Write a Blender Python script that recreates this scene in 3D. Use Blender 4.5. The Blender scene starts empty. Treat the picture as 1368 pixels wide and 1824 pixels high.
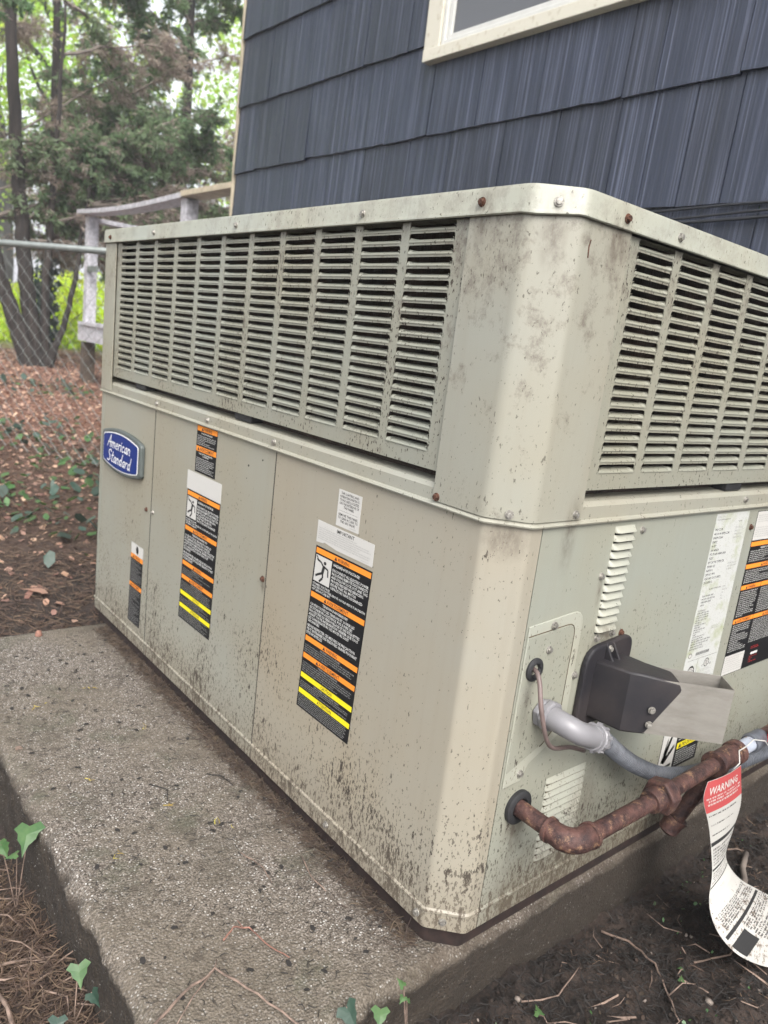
import bpy, bmesh, math, random
import numpy as np
from mathutils import Vector, Matrix, Euler
R = math.radians
random.seed(7)
rng = np.random.default_rng(7)
sc = bpy.context.scene
C = sc.collection

# ------------------------------------------------------------------ camera
cam_d = bpy.data.cameras.new('camera')
cam = bpy.data.objects.new('camera', cam_d); C.objects.link(cam)
cr = Vector((0.7701034, -0.62707038, 0.11714728))
cu = Vector((0.04828411, 0.24041078, 0.9694696))
cf = Vector((0.63608914, 0.74093549, -0.21541869))
M = Matrix((cr, cu, -cf)).transposed().to_4x4()
M.translation = Vector((-0.72759855, -0.60091911, 0.83865166))
cam.matrix_world = M
cam_d.sensor_fit = 'VERTICAL'; cam_d.sensor_height = 36; cam_d.sensor_width = 27
cam_d.lens = 36 * 1333.4 / 1824
cam_d.clip_start = 0.02; cam_d.clip_end = 500
cam_d.dof.use_dof = True; cam_d.dof.focus_distance = 1.05; cam_d.dof.aperture_fstop = 7.0
sc.camera = cam

# ------------------------------------------------------------------ sky, sun, exposure
SUN_EL, SUN_DIR = 46.0, (-0.42, -0.907)         # soft bright sky behind the photographer
w = bpy.data.worlds.new('World'); sc.world = w; w.use_nodes = True
nt = w.node_tree; nt.nodes.clear()
wo = nt.nodes.new('ShaderNodeOutputWorld'); bg = nt.nodes.new('ShaderNodeBackground')
sky = nt.nodes.new('ShaderNodeTexSky'); sky.sky_type = 'NISHITA'; sky.sun_disc = False
sky.sun_elevation = R(SUN_EL); sky.sun_rotation = math.atan2(SUN_DIR[0], SUN_DIR[1])
sky.air_density = 0.9; sky.dust_density = 4.0; sky.ozone_density = 0.6
hs = nt.nodes.new('ShaderNodeHueSaturation'); hs.inputs['Saturation'].default_value = 0.22
nt.links.new(sky.outputs[0], hs.inputs['Color']); nt.links.new(hs.outputs[0], bg.inputs[0])
bg.inputs[1].default_value = 0.15; nt.links.new(bg.outputs[0], wo.inputs[0])
sun_d = bpy.data.lights.new('sun', 'SUN'); sun_d.energy = 0.58; sun_d.angle = R(38); sun_d.color = (1, .95, .89)
sun = bpy.data.objects.new('sun', sun_d); C.objects.link(sun)
sv = Vector((SUN_DIR[0] * math.cos(R(SUN_EL)), SUN_DIR[1] * math.cos(R(SUN_EL)), math.sin(R(SUN_EL))))
sun.rotation_euler = sv.to_track_quat('Z', 'Y').to_euler(); sun.location = (0, 0, 20)
vs = sc.view_settings; vs.view_transform = 'Standard'; vs.look = 'None'; vs.gamma = 1; vs.exposure = 1.62
try: vs.use_curve_mapping = False
except Exception: pass
sc.render.engine = 'CYCLES'
cy = sc.cycles; cy.use_denoising = True; cy.max_bounces = 7; cy.diffuse_bounces = 4; cy.glossy_bounces = 3
cy.transmission_bounces = 4; cy.transparent_max_bounces = 8; cy.use_adaptive_sampling = True

# ------------------------------------------------------------------ numpy noise
def _hash(ix, iy, iz, seed):
    h = (ix * 374761393 + iy * 668265263 + iz * 2147483647 + seed * 974634777) & 0xFFFFFFFF
    h = ((h ^ (h >> 13)) * 1274126177) & 0xFFFFFFFF
    return ((h ^ (h >> 16)) & 0xFFFF) / 65535.0
def vnoise(x, y, z=0.0, seed=0):
    x = np.asarray(x, float); y = np.asarray(y, float); z = np.zeros_like(x) + z
    ix = np.floor(x).astype(np.int64); iy = np.floor(y).astype(np.int64); iz = np.floor(z).astype(np.int64)
    fx, fy, fz = x - ix, y - iy, z - iz
    fx = fx * fx * (3 - 2 * fx); fy = fy * fy * (3 - 2 * fy); fz = fz * fz * (3 - 2 * fz)
    r = 0
    for a in (0, 1):
        for b in (0, 1):
            for c in (0, 1):
                wgt = (fx if a else 1 - fx) * (fy if b else 1 - fy) * (fz if c else 1 - fz)
                r = r + wgt * _hash(ix + a, iy + b, iz + c, seed)
    return r * 2 - 1
def fbm(x, y, z=0.0, seed=0, o=4):
    r = 0; a = 1.0; s = 1.0; t = 0
    for k in range(o):
        r = r + a * vnoise(np.asarray(x) * s, np.asarray(y) * s, np.asarray(z) * s, seed + k); t += a; a *= .5; s *= 2.03
    return r / t
def sstep(a, b, x):
    t = np.clip((np.asarray(x, float) - a) / (b - a), 0, 1); return t * t * (3 - 2 * t)

# ------------------------------------------------------------------ mesh builder
class MB:
    def __init__(s): s.v = []; s.f = []; s.c = []
    def add(s, vs, fs):
        n = len(s.v); s.v.extend([tuple(p) for p in vs]); s.f.extend([tuple(i + n for i in f) for f in fs]); return s
    def box(s, a, b):
        (x0, y0, z0), (x1, y1, z1) = a, b
        x0, x1 = min(x0, x1), max(x0, x1); y0, y1 = min(y0, y1), max(y0, y1); z0, z1 = min(z0, z1), max(z0, z1)
        return s.add([(x0, y0, z0), (x1, y0, z0), (x1, y1, z0), (x0, y1, z0), (x0, y0, z1), (x1, y0, z1), (x1, y1, z1), (x0, y1, z1)],
                     [(0, 3, 2, 1), (4, 5, 6, 7), (0, 1, 5, 4), (1, 2, 6, 5), (2, 3, 7, 6), (3, 0, 4, 7)])
    def obox(s, c, ax, ay, az):
        c, ax, ay, az = map(Vector, (c, ax, ay, az))
        P = [c + i * ax + j * ay + k * az for k in (-1, 1) for (i, j) in ((-1, -1), (1, -1), (1, 1), (-1, 1))]
        return s.add(P, [(0, 3, 2, 1), (4, 5, 6, 7), (0, 1, 5, 4), (1, 2, 6, 5), (2, 3, 7, 6), (3, 0, 4, 7)])
    def extrude(s, poly, d):           # poly: list of 3D points (planar), d: vector
        n = len(poly); d = Vector(d)
        P = [Vector(p) for p in poly] + [Vector(p) + d for p in poly]
        F = [tuple(range(n))[::-1], tuple(range(n, 2 * n))]
        F += [(i, (i + 1) % n, (i + 1) % n + n, i + n) for i in range(n)]
        return s.add(P, F)
    def sweep(s, sections, closed=True, caps=False):   # list of rings of equal count
        n = len(sections[0]); P = [p for r in sections for p in r]; F = []
        m = n if closed else n - 1
        for k in range(len(sections) - 1):
            for i in range(m):
                j = (i + 1) % n; F.append((k * n + i, k * n + j, (k + 1) * n + j, (k + 1) * n + i))
        if caps: F.append(tuple(range(n))[::-1]); F.append(tuple((len(sections) - 1) * n + i for i in range(n)))
        return s.add(P, F)
    def tube(s, path, r, n=8, caps=True):
        path = [Vector(p) for p in path]; L = len(path)
        rr = r if hasattr(r, '__len__') else [r] * L
        t0 = (path[1] - path[0]).normalized()
        up = Vector((0, 0, 1)) if abs(t0.z) < .9 else Vector((1, 0, 0))
        u = t0.cross(up).normalized(); rings = []
        for i, p in enumerate(path):
            t = ((path[min(i + 1, L - 1)] - p).normalized() + (p - path[max(i - 1, 0)]).normalized())
            if t.length < 1e-6: t = t0
            t.normalize(); u = (u - t * u.dot(t)); u = u.normalized() if u.length > 1e-6 else t.orthogonal().normalized()
            v = t.cross(u)
            rings.append([p + (u * math.cos(2 * math.pi * k / n) + v * math.sin(2 * math.pi * k / n)) * rr[i] for k in range(n)])
        return s.sweep(rings, True, caps)
    def disc(s, c, nrm, r, h, n=16, r2=None):
        c, nrm = Vector(c), Vector(nrm).normalized(); u = nrm.orthogonal().normalized(); v = nrm.cross(u); r2 = r if r2 is None else r2
        a = [c + (u * math.cos(2 * math.pi * k / n) + v * math.sin(2 * math.pi * k / n)) * r for k in range(n)]
        b = [c + nrm * h + (u * math.cos(2 * math.pi * k / n) + v * math.sin(2 * math.pi * k / n)) * r2 for k in range(n)]
        return s.sweep([a, b], True, True)
    def mesh(s, name, mat, smooth=False, angle=None):
        me = bpy.data.meshes.new(name); me.from_pydata(s.v, [], s.f)
        if mat is not None:
            for m in (mat if isinstance(mat, (list, tuple)) else [mat]): me.materials.append(m)
        if smooth:
            me.polygons.foreach_set('use_smooth', [True] * len(me.polygons))
            if angle: me.set_sharp_from_angle(angle=R(angle))
        me.update(); return me
    def build(s, name, mat, parent=None, smooth=False, angle=None, bevel=None):
        o = bpy.data.objects.new(name, s.mesh(name, mat, smooth, angle)); C.objects.link(o)
        if parent is not None: o.parent = parent
        if bevel:
            m = o.modifiers.new('bevel', 'BEVEL'); m.width = bevel; m.segments = 2; m.limit_method = 'ANGLE'; m.angle_limit = R(40)
        return o
def npmesh(name, V, F, mat, parent=None, smooth=False, tris=True):
    """fast mesh from numpy arrays; F shape (n,3) or (n,4)"""
    me = bpy.data.meshes.new(name); V = np.asarray(V, np.float32); F = np.asarray(F, np.int32)
    me.vertices.add(len(V)); me.vertices.foreach_set('co', V.ravel())
    k = F.shape[1]; me.loops.add(F.size); me.loops.foreach_set('vertex_index', F.ravel())
    me.polygons.add(len(F)); me.polygons.foreach_set('loop_start', np.arange(0, F.size, k, dtype=np.int32))
    try: me.polygons.foreach_set('loop_total', np.full(len(F), k, np.int32))
    except Exception: pass
    me.update(calc_edges=True)
    for m in (mat if isinstance(mat, (list, tuple)) else [mat]): me.materials.append(m)
    if smooth: me.polygons.foreach_set('use_smooth', [True] * len(me.polygons))
    me.validate()
    o = bpy.data.objects.new(name, me); C.objects.link(o)
    if parent is not None: o.parent = parent
    return o
def tag(o, label=None, cat=None, group=None, kind=None):
    if label: o['label'] = label
    if cat: o['category'] = cat
    if group: o['group'] = group
    if kind: o['kind'] = kind
    return o
def thing(name, label, cat, loc=(0, 0, 0), group=None):
    o = bpy.data.objects.new(name, None); C.objects.link(o); o.location = loc; o.empty_display_size = .05
    return tag(o, label, cat, group)
def place(o, me, parent):
    n = bpy.data.objects.new(o, me); C.objects.link(n); n.parent = parent; return n

# ------------------------------------------------------------------ materials
class NT:
    def __init__(s, name):
        s.m = bpy.data.materials.new(name); s.m.use_nodes = True; s.t = s.m.node_tree; s.t.nodes.clear()
        s.out = s.t.nodes.new('ShaderNodeOutputMaterial'); s.p = s.t.nodes.new('ShaderNodeBsdfPrincipled')
        s.l(s.p.outputs[0], s.out.inputs[0]); s.geo = s.t.nodes.new('ShaderNodeNewGeometry'); s.pos = s.geo.outputs['Position']
    def l(s, a, b): s.t.links.new(a, b)
    def n(s, k, **kw):
        x = s.t.nodes.new(k)
        for a, b in kw.items(): setattr(x, a, b)
        return x
    def set(s, x, inp, v):
        if hasattr(v, 'is_output') or isinstance(v, bpy.types.NodeSocket): s.l(v, x.inputs[inp])
        else: x.inputs[inp].default_value = v
    def co(s, scale=(1, 1, 1), loc=(0, 0, 0)):
        mp = s.n('ShaderNodeMapping'); s.l(s.pos, mp.inputs[0]); mp.inputs['Scale'].default_value = scale; mp.inputs['Location'].default_value = loc
        return mp.outputs[0]
    def noise(s, scale, vec=None, detail=4, rough=.6, dist=0):
        x = s.n('ShaderNodeTexNoise'); x.inputs['Scale'].default_value = scale; x.inputs['Detail'].default_value = detail
        x.inputs['Roughness'].default_value = rough; x.inputs['Distortion'].default_value = dist
        s.l(vec if vec is not None else s.pos, x.inputs['Vector']); return x.outputs[0]
    def vor(s, scale, vec=None, feature='F1', out='Distance', rnd=1):
        x = s.n('ShaderNodeTexVoronoi', feature=feature); x.inputs['Scale'].default_value = scale; x.inputs['Randomness'].default_value = rnd
        s.l(vec if vec is not None else s.pos, x.inputs['Vector']); return x.outputs[out]
    def ramp(s, fac, stops, interp='LINEAR'):
        x = s.n('ShaderNodeValToRGB'); x.color_ramp.interpolation = interp; e = x.color_ramp.elements
        while len(e) < len(stops): e.new(.5)
        for i, (p, c) in enumerate(stops):
            e[i].position = p; e[i].color = (c, c, c, 1) if not hasattr(c, '__len__') else (*c[:3], 1)
        s.l(fac, x.inputs[0]); return x.outputs[0]
    def math(s, op, a, b=0.0, clamp=False):
        x = s.n('ShaderNodeMath', operation=op, use_clamp=clamp); s.set(x, 0, a); s.set(x, 1, b); return x.outputs[0]
    def mr(s, v, a, b, c=0.0, d=1.0):
        x = s.n('ShaderNodeMapRange'); s.set(x, 0, v); s.set(x, 1, a); s.set(x, 2, b); s.set(x, 3, c); s.set(x, 4, d); return x.outputs[0]
    def mix(s, fac, a, b, mode='MIX'):
        x = s.n('ShaderNodeMix', data_type='RGBA', blend_type=mode); s.set(x, 0, fac)
        for i, v in ((6, a), (7, b)):
            if isinstance(v, (tuple, list)): x.inputs[i].default_value = (*v[:3], 1)
            else: s.l(v, x.inputs[i])
        return x.outputs[2]
    def sep(s, v):
        x = s.n('ShaderNodeSeparateXYZ'); s.l(v, x.inputs[0]); return x.outputs
    def bump(s, h, st=.3, dist=.002, prev=None):
        x = s.n('ShaderNodeBump'); x.inputs['Strength'].default_value = st; x.inputs['Distance'].default_value = dist; s.l(h, x.inputs['Height'])
        if prev is not None: s.l(prev, x.inputs['Normal'])
        return x.outputs[0]
    def fin(s, col=None, rough=None, bump=None, metal=None, spec=None):
        for k, v in (('Base Color', col), ('Roughness', rough), ('Normal', bump), ('Metallic', metal), ('Specular IOR Level', spec)):
            if v is None: continue
            if isinstance(v, (tuple, list)): s.p.inputs[k].default_value = (*v[:3], 1)
            elif isinstance(v, (int, float)): s.p.inputs[k].default_value = v
            else: s.l(v, s.p.inputs[k])
        return s.m
def plain(name, col, rough=.6, var=.12, scale=25, metal=0, bump=.1, spec=.5):
    a = NT(name); nz = a.noise(scale); c2 = tuple(x * (1 - var * 2) for x in col)
    c = a.mix(a.ramp(nz, [(.35, 0), (.65, 1)]), col, c2)
    return a.fin(c, rough, a.bump(nz, bump, .001), metal, spec)

SPOTS = [(0, .119, 1.012, .022, .05, .9), (.0222, .0222, .995, .028, .055, .75), (.13, 0, .615, .02, .07, .7), (.022, .022, .608, .055, .035, .75), (.123, 0, 1.0, .03, .05, .8),
         (.262, 0, .440, .055, .035, .85), (.120, 0, .150, .035, .055, .8), (.30, 0, .15, .06, .10, .6), (.228, 0, .52, .008, .03, .8), (.097, 0, .37, .014, .07, .55), (0, .575, .365, .008, .02, .8)]
def cabinet_paint(name, base, speck=1.0, top_grime=0.0, low=True, streak=1.0, thr=.655):
    """baked sage-grey enamel, chalky, with mildew specks, rain streaks and splashed soil"""
    a = NT(name); pos = a.pos; X, Y, Z = a.sep(pos)
    big = a.noise(3.0, None, 3); warm = tuple((base[0] * 1.0, base[1] * .93, base[2] * .84)); 
    col = a.mix(a.ramp(big, [(.35, 0), (.7, 1)]), base, warm)
    st = a.noise(1.0, a.co((60, 60, 2.2)), 5, .65)
    col = a.mix(a.math('MULTIPLY', a.ramp(st, [(.5, 0), (.78, 1)]), .14 * streak), col, (.20, .165, .115))
    # mildew and soil specks: crisp, a little stretched downwards, thick towards the foot
    m1 = a.noise(6, None, 4, .7); patch = a.math('MULTIPLY', a.math('SUBTRACT', m1, .5), .34)
    n2 = a.noise(235, a.co((1, 1, .5)), 3, .6); n3 = a.noise(92, a.co((1, 1, .36)), 5, .7)
    if low:
        t = a.ramp(Z, [(0, .495), (.06, .535), (.16, .590), (.34, .638), (.62, .665)])
    else: t = a.ramp(Z, [(0, thr), (1, thr)])
    th = a.math('SUBTRACT', t, patch)
    sp = a.mr(a.math('SUBTRACT', n2, a.math('ADD', th, .012 if low else -.01)), 0, .02)
    sp = a.math('MULTIPLY', sp, 1.0, True)
    col = a.mix(a.math('MULTIPLY', sp, .9 * speck, True), col, (.050, .040, .030))
    if low:
        mk = a.math('MULTIPLY', a.mr(a.math('SUBTRACT', n3, a.math('ADD', th, .025)), 0, .03), 1.0, True)
        col = a.mix(a.math('MULTIPLY', mk, .95, True), col, (.036, .027, .020)); sp = a.math('MAXIMUM', sp, mk)
        mud = a.mr(a.math('ADD', Z, a.math('MULTIPLY', m1, .10)), .05, .17, .55, 0.0)
        col = a.mix(a.math('MULTIPLY', mud, .8, True), col, (.19, .155, .11))
    if top_grime:
        n5 = a.noise(30, a.co((1, 1, .8)), 6, .8); g = a.mr(Z, .70, 1.03, -.03, .10)
        g2 = a.ramp(a.math('ADD', a.math('ADD', n5, a.math('MULTIPLY', patch, .5)), g), [(.57, 0), (.72, 1)])
        col = a.mix(a.math('MULTIPLY', g2, top_grime, True), col, (.12, .10, .08))
    wn = a.noise(70, a.co((1, 1, .5)), 5, .75)
    if low:   # the short side gets the splash of the bare soil
        bs = a.math('MULTIPLY', a.mr(X, .07, .12, 0, 1), a.mr(Z, .02, .16, 1, 0), True)
        col = a.mix(a.math('MULTIPLY', a.math('MULTIPLY', bs, a.ramp(wn, [(.36, .2), (.60, 1)])), .8, True), col, (.075, .058, .038))
    for (sx, sy, sz, rx_, rz_, st_) in SPOTS:
        dx = a.math('DIVIDE', a.math('ADD', a.math('SUBTRACT', X, sx), a.math('SUBTRACT', sy, Y)), rx_); dz = a.math('DIVIDE', a.math('SUBTRACT', Z, sz), rz_)
        dd = a.math('SQRT', a.math('ADD', a.math('MULTIPLY', dx, dx), a.math('MULTIPLY', dz, dz)))
        f = a.math('MULTIPLY', a.mr(dd, .1, 1, 1, 0), a.ramp(wn, [(.38, .15), (.60, 1)]), True)
        col = a.mix(a.math('MULTIPLY', f, st_, True), col, (.085, .065, .048))
    rough = a.mr(sp, 0, 1, .42, .8)
    return a.fin(col, rough, a.bump(a.noise(60, None, 3), .06, .002, a.bump(sp, .25, .0006)))

PAINT = (.272, .284, .243)
m_paintA = cabinet_paint('sage enamel splashed with soil', PAINT, .75)
m_paintW = cabinet_paint('warm lit beige enamel', (.300, .283, .233), .8)  # same enamel with the warm light on the corner bend put into its colour
m_paintS = cabinet_paint('slightly warm lit enamel', (.284, .283, .239), .75)  # in-between tone, carries part of that warm light in its colour
m_paintU = cabinet_paint('sage enamel streaked', (.284, .284, .241), .75, .75, False)  # upper parts tinted a little towards the same painted warm light
m_cap = cabinet_paint('sage enamel lid', (.312, .326, .282), .8, .35, False, 1.2)
m_grille = cabinet_paint('sage enamel louvers dusty', (.243, .252, .213), .9, .0, False, 1.3, .635)
m_mull = cabinet_paint('sage enamel crusted', (.252, .257, .216), 1.1, .9, False, 1.6, .622)
m_bulge = cabinet_paint('sage enamel pressed', (.345, .357, .31), .6, 0, True, .5)
m_rail = plain('rusty base rail', (.026, .013, .010), .9, .3, 60)
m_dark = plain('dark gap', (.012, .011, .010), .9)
m_seam = plain('dirty and shaded joint', (.10, .075, .045), .9, .3, 80)  # joint dirt, also the painted shade under the lower vents
m_rub = plain('black rubber', (.022, .022, .024), .65, .2, 60)
a = NT('black moulded plastic'); nz = a.noise(90); nb = a.noise(8)
m_plastic = a.fin(a.mix(a.ramp(nb, [(.4, 0), (.65, 1)]), (.019, .018, .021), (.042, .034, .033)), a.mr(nb, .3, .7, .45, .65), a.bump(nz, .3, .0010), None, .35)
a = NT('galvanised sheet'); nz = a.noise(14, a.co((1, 1, 3)), 5); n2 = a.noise(120)
m_galv = a.fin(a.mix(a.ramp(nz, [(.35, 0), (.7, 1)]), (.36, .34, .305), (.23, .215, .19)), a.mr(nz, .3, .7, .42, .65), a.bump(n2, .1, .0005), .55)
m_bolt = plain('zinc screw', (.42, .40, .36), .45, .25, 220, .6)
m_boltr = plain('rusty screw', (.13, .055, .032), .85, .4, 250, .1)
m_pvc = plain('grey pvc', (.215, .21, .22), .38, .06, 20)
m_flex = plain('grey flexible conduit', (.10, .108, .125), .55, .2, 40)
a = NT('rusted iron pipe'); n1 = a.noise(55, None, 6, .7); n2 = a.noise(18, None, 4); n3 = a.noise(240)
c = a.mix(a.ramp(n1, [(.38, 0), (.62, 1)]), (.028, .014, .014), (.105, .050, .040))
c = a.mix(a.math('MULTIPLY', a.ramp(a.noise(46, None, 6, .8), [(.56, 0), (.66, 1)]), .75), c, (.32, .19, .11))
m_pipe = a.fin(c, .62, a.bump(n3, .8, .0015, a.bump(n1, .9, .003)), .15)
a = NT('pipe with worn blue grey coat'); n1 = a.noise(40, None, 5)
m_bluepipe = a.fin(a.mix(a.ramp(n1, [(.47, 0), (.53, 1)]), (.33, .36, .42), (.17, .10, .06)), .7, a.bump(n1, .4, .001))
m_cable = plain('brown cable jacket', (.17, .125, .115), .5, .15, 40)
m_wire = plain('black cable', (.02, .022, .028), .5)
m_coil = None
a = NT('coil fins'); n1 = a.noise(1, a.co((260, 260, 30))); n2 = a.noise(10)
m_coil = a.fin(a.mix(a.ramp(n2, [(.4, 0), (.65, 1)]), (.030, .024, .021), (.065, .044, .033)), .8, a.bump(n1, .8, .004))

def printed(name, col, dirt=.5, rough=.5):
    a = NT(name); n1 = a.vor(420); n2 = a.noise(30, None, 4)
    m = a.math('MULTIPLY', a.ramp(n1, [(.10, 1), (.25, 0)]), a.ramp(n2, [(.5, 0), (.68, 1)]))
    return a.fin(a.mix(a.math('MULTIPLY', m, dirt), col, (.12, .10, .08)), rough, None, None, .12)
m_black = printed('print black', (.012, .012, .013), .25, .6)
m_white = printed('label white', (.52, .51, .48), .9)
m_txtw = printed('print white', (.66, .66, .63), .0)
m_txtk = printed('print black ink', (.03, .03, .03), 0)
m_txtg = printed('print grey ink', (.33, .33, .32), 0)
m_orange = printed('print orange', (.82, .27, .035), .6)
m_yellow = printed('print yellow', (.78, .66, .02), .6)
m_red = printed('print red', (.55, .035, .035), .3)
m_blue = printed('badge blue', (.008, .030, .17), .0, .28)
m_badge = plain('badge frame grey', (.085, .10, .095), .5)
m_silver = plain('badge lettering silver', (.74, .74, .70), .5, .05, 30, 0)
a = NT('name plate foil'); n1 = a.noise(22, None, 5); n2 = a.vor(300)
c = a.mix(a.ramp(n1, [(.52, 0), (.72, 1)]), (.50, .51, .485), (.34, .37, .22))
c = a.mix(a.ramp(n2, [(.10, .8), (.22, 0)]), c, (.15, .13, .10)); m_plate = a.fin(c, .45)

# concrete with exposed aggregate
a = NT('exposed aggregate concrete'); X, Y, Z = a.sep(a.pos)
v1 = a.vor(230, None, 'F1', 'Color'); vd = a.vor(230); v2 = a.vor(480, None, 'F1', 'Color')
g1 = a.sep(v1)[0]; g2 = a.sep(v2)[0]
stone = a.ramp(g1, [(0, (.075, .062, .05)), (.35, (.16, .138, .113)), (.62, (.29, .27, .24)), (.84, (.46, .445, .415)), (1, (.62, .60, .57))])
fine = a.ramp(g2, [(0, (.038, .030, .024)), (.5, (.115, .095, .076)), (1, (.27, .24, .21))])
mk = a.math('MULTIPLY', a.ramp(vd, [(.30, 1), (.42, 0)]), a.ramp(a.sep(v1)[1], [(.40, 0), (.46, 1)]))
c = a.mix(mk, fine, stone)
big = a.noise(2.6, None, 5, .62)
c = a.mix(a.math('MULTIPLY', a.ramp(big, [(.40, 0), (.60, 1)]), .70), c, (.130, .108, .080), 'MIX')
c = a.mix(a.math('MULTIPLY', a.ramp(a.noise(5.5, a.co(loc=(9, 3, 0)), 6, .68), [(.53, 0), (.66, 1)]), .5), c, (.060, .052, .036))
c = a.mix(a.math('MULTIPLY', a.ramp(a.noise(7, a.co(loc=(4, 0, 0)), 6, .7), [(.54, 0), (.68, 1)]), .6), c, (.055, .06, .035))
c = a.mix(a.math('MULTIPLY', a.ramp(a.noise(42, None, 6, .75), [(.54, 0), (.64, 1)]), .6), c, (.045, .035, .026))
stain_shade = a.math('MULTIPLY', a.mr(X, -.10, 0, 0, 1), a.ramp(a.noise(14, None, 5, .7), [(.35, .2), (.62, 1)]), True)  # brown stain and contact shade painted along the foot of the unit
c = a.mix(a.math('MULTIPLY', stain_shade, .6), c, (.060, .043, .030))
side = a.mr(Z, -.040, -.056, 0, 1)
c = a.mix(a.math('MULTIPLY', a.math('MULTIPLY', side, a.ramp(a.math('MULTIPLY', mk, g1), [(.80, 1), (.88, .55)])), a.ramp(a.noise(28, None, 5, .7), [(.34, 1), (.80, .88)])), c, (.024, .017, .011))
b = a.bump(vd, .8, .003, a.bump(a.noise(140, None, 4, .7), .6, .002))
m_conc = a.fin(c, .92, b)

# soil
a = NT('damp soil'); X, Y, Z = a.sep(a.pos)
n1 = a.noise(9, None, 6, .65); n2 = a.noise(80, None, 6, .75); n3 = a.noise(2.1, None, 4)
c = a.mix(a.ramp(n1, [(.38, 0), (.66, 1)]), (.010, .0068, .005), (.045, .031, .024))
c = a.mix(a.math('MULTIPLY', a.ramp(n2, [(.45, 0), (.7, 1)]), .6), c, (.075, .050, .037))
far = a.mr(Y, 2.0, 5.0, 0, 1)
fc = a.mix(a.ramp(a.noise(26, None, 6, .8), [(.35, 0), (.65, 1)]), (.07, .035, .024), (.26, .13, .085))
c = a.mix(far, c, fc)
grs = a.mr(a.math('ADD', Y, a.math('MULTIPLY', n3, 3)), 12, 14, 0, 1)
c = a.mix(grs, c, a.mix(n2, (.16, .26, .05), (.28, .36, .09)))
m_soil = a.fin(c, .93, a.bump(n2, .9, .008, a.bump(n1, .5, .02)))

# shingles
a = NT('navy striated shingle paint'); X, Y, Z = a.sep(a.pos)
g = a.noise(1, a.co((1, 210, .5)), 3, .6); g2 = a.noise(1, a.co((1, 46, 1.3)), 4, .7); g3 = a.noise(4, None, 4)
c = a.mix(a.ramp(g3, [(.3, 0), (.7, 1)]), (.010, .0148, .031), (.014, .0205, .041))
mk = a.math('MULTIPLY', a.ramp(g, [(.49, 0), (.60, 1)]), a.ramp(g2, [(.42, .10), (.66, 1)]))
c = a.mix(a.math('MULTIPLY', mk, .75), c, (.125, .14, .205))
c = a.mix(a.math('MULTIPLY', a.ramp(g, [(.30, 1), (.42, 0)]), .6), c, (.007, .009, .014))
info = a.n('ShaderNodeObjectInfo'); hv = a.n('ShaderNodeHueSaturation'); a.set(hv, 'Value', a.mr(info.outputs['Random'], 0, 1, .82, 1.2)); a.l(c, hv.inputs['Color'])
m_shing = a.fin(hv.outputs[0], .33, a.bump(g, .9, .0035, a.bump(a.noise(30, None, 4), .15, .002)), None, .6)

a = NT('cream window paint'); n1 = a.noise(1, a.co((4, 4, 60)), 4); n2 = a.noise(40)
m_cream = a.fin(a.mix(a.ramp(n2, [(.58, 0), (.75, 1)]), (.56, .535, .45), (.36, .31, .22)), .55, a.bump(n1, .3, .001))
m_vinyl = plain('white vinyl sash', (.56, .56, .53), .4, .04)
a = NT('window glass'); m_glass = a.fin((.075, .078, .085), .12, None, 0, .9)
a = NT('insect screen'); m_screen = a.fin((.10, .10, .11), .5)
m_deckw = plain('weathered lilac white rail paint', (.55, .54, .58), .6, .22, 30)
m_deckc = plain('bare cream rail board', (.52, .45, .33), .7, .15, 12)  # cream tone for the rail stretch next to the house
m_deckd = plain('brown deck timber', (.10, .075, .055), .8, .25, 12)
m_fence = plain('galvanised fence steel', (.22, .24, .23), .45, .1, 20, .5)
m_roof = plain('asphalt roof', (.06, .06, .06), .9)
m_label_paper = m_white

def leafmat(name, c1, c2, trans=.5, rough=.55, scale=3.0):
    a = NT(name); n1 = a.noise(scale, None, 3)
    c = a.mix(a.ramp(n1, [(.35, 0), (.65, 1)]), c1, c2)
    geo = a.n('ShaderNodeNewGeometry')
    hv = a.n('ShaderNodeHueSaturation'); a.set(hv, 'Value', a.mr(geo.outputs['Random Per Island'], 0, 1, .6, 1.45)); a.set(hv, 'Hue', a.mr(geo.outputs['Random Per Island'], 0, 1, .485, .515)); a.l(c, hv.inputs['Color'])
    a.l(hv.outputs[0], a.p.inputs['Base Color']); a.p.inputs['Roughness'].default_value = rough
    tr = a.n('ShaderNodeBsdfTranslucent'); h2 = a.n('ShaderNodeHueSaturation'); h2.inputs['Saturation'].default_value = 1.15; h2.inputs['Value'].default_value = 2.0
    a.l(hv.outputs[0], h2.inputs['Color']); a.l(h2.outputs[0], tr.inputs[0])
    mx = a.n('ShaderNodeMixShader'); mx.inputs[0].default_value = trans
    a.l(a.p.outputs[0], mx.inputs[1]); a.l(tr.outputs[0], mx.inputs[2]); a.l(mx.outputs[0], a.out.inputs[0]); return a.m
m_cedar = leafmat('cedar scale leaves', (.11, .165, .09), (.19, .235, .14), .55, .6, 1.5)
m_dead = leafmat('dead cedar sprays', (.34, .28, .24), (.25, .21, .185), .4, .8, 1.5)
m_decid = leafmat('sunlit broad leaves', (.21, .32, .06), (.33, .41, .09), .6, .5, 1.0)
m_lime = leafmat('lime shrub leaves', (.36, .44, .07), (.54, .58, .12), .6, .5, 1.0)
m_ivy = leafmat('ivy leaves', (.045, .105, .035), (.085, .155, .055), .25, .4, 30)
m_ivyd = leafmat('dark ivy leaves', (.03, .06, .042), (.06, .09, .07), .2, .35, 30)
m_litter = leafmat('dead leaf litter', (.28, .155, .11), (.48, .32, .24), .15, .85, 6)
m_needle = leafmat('brown needle litter', (.045, .029, .021), (.12, .078, .054), .1, .85, 40)
m_needled = leafmat('rotted needle litter', (.035, .024, .018), (.075, .052, .036), .05, .9, 40)
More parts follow.
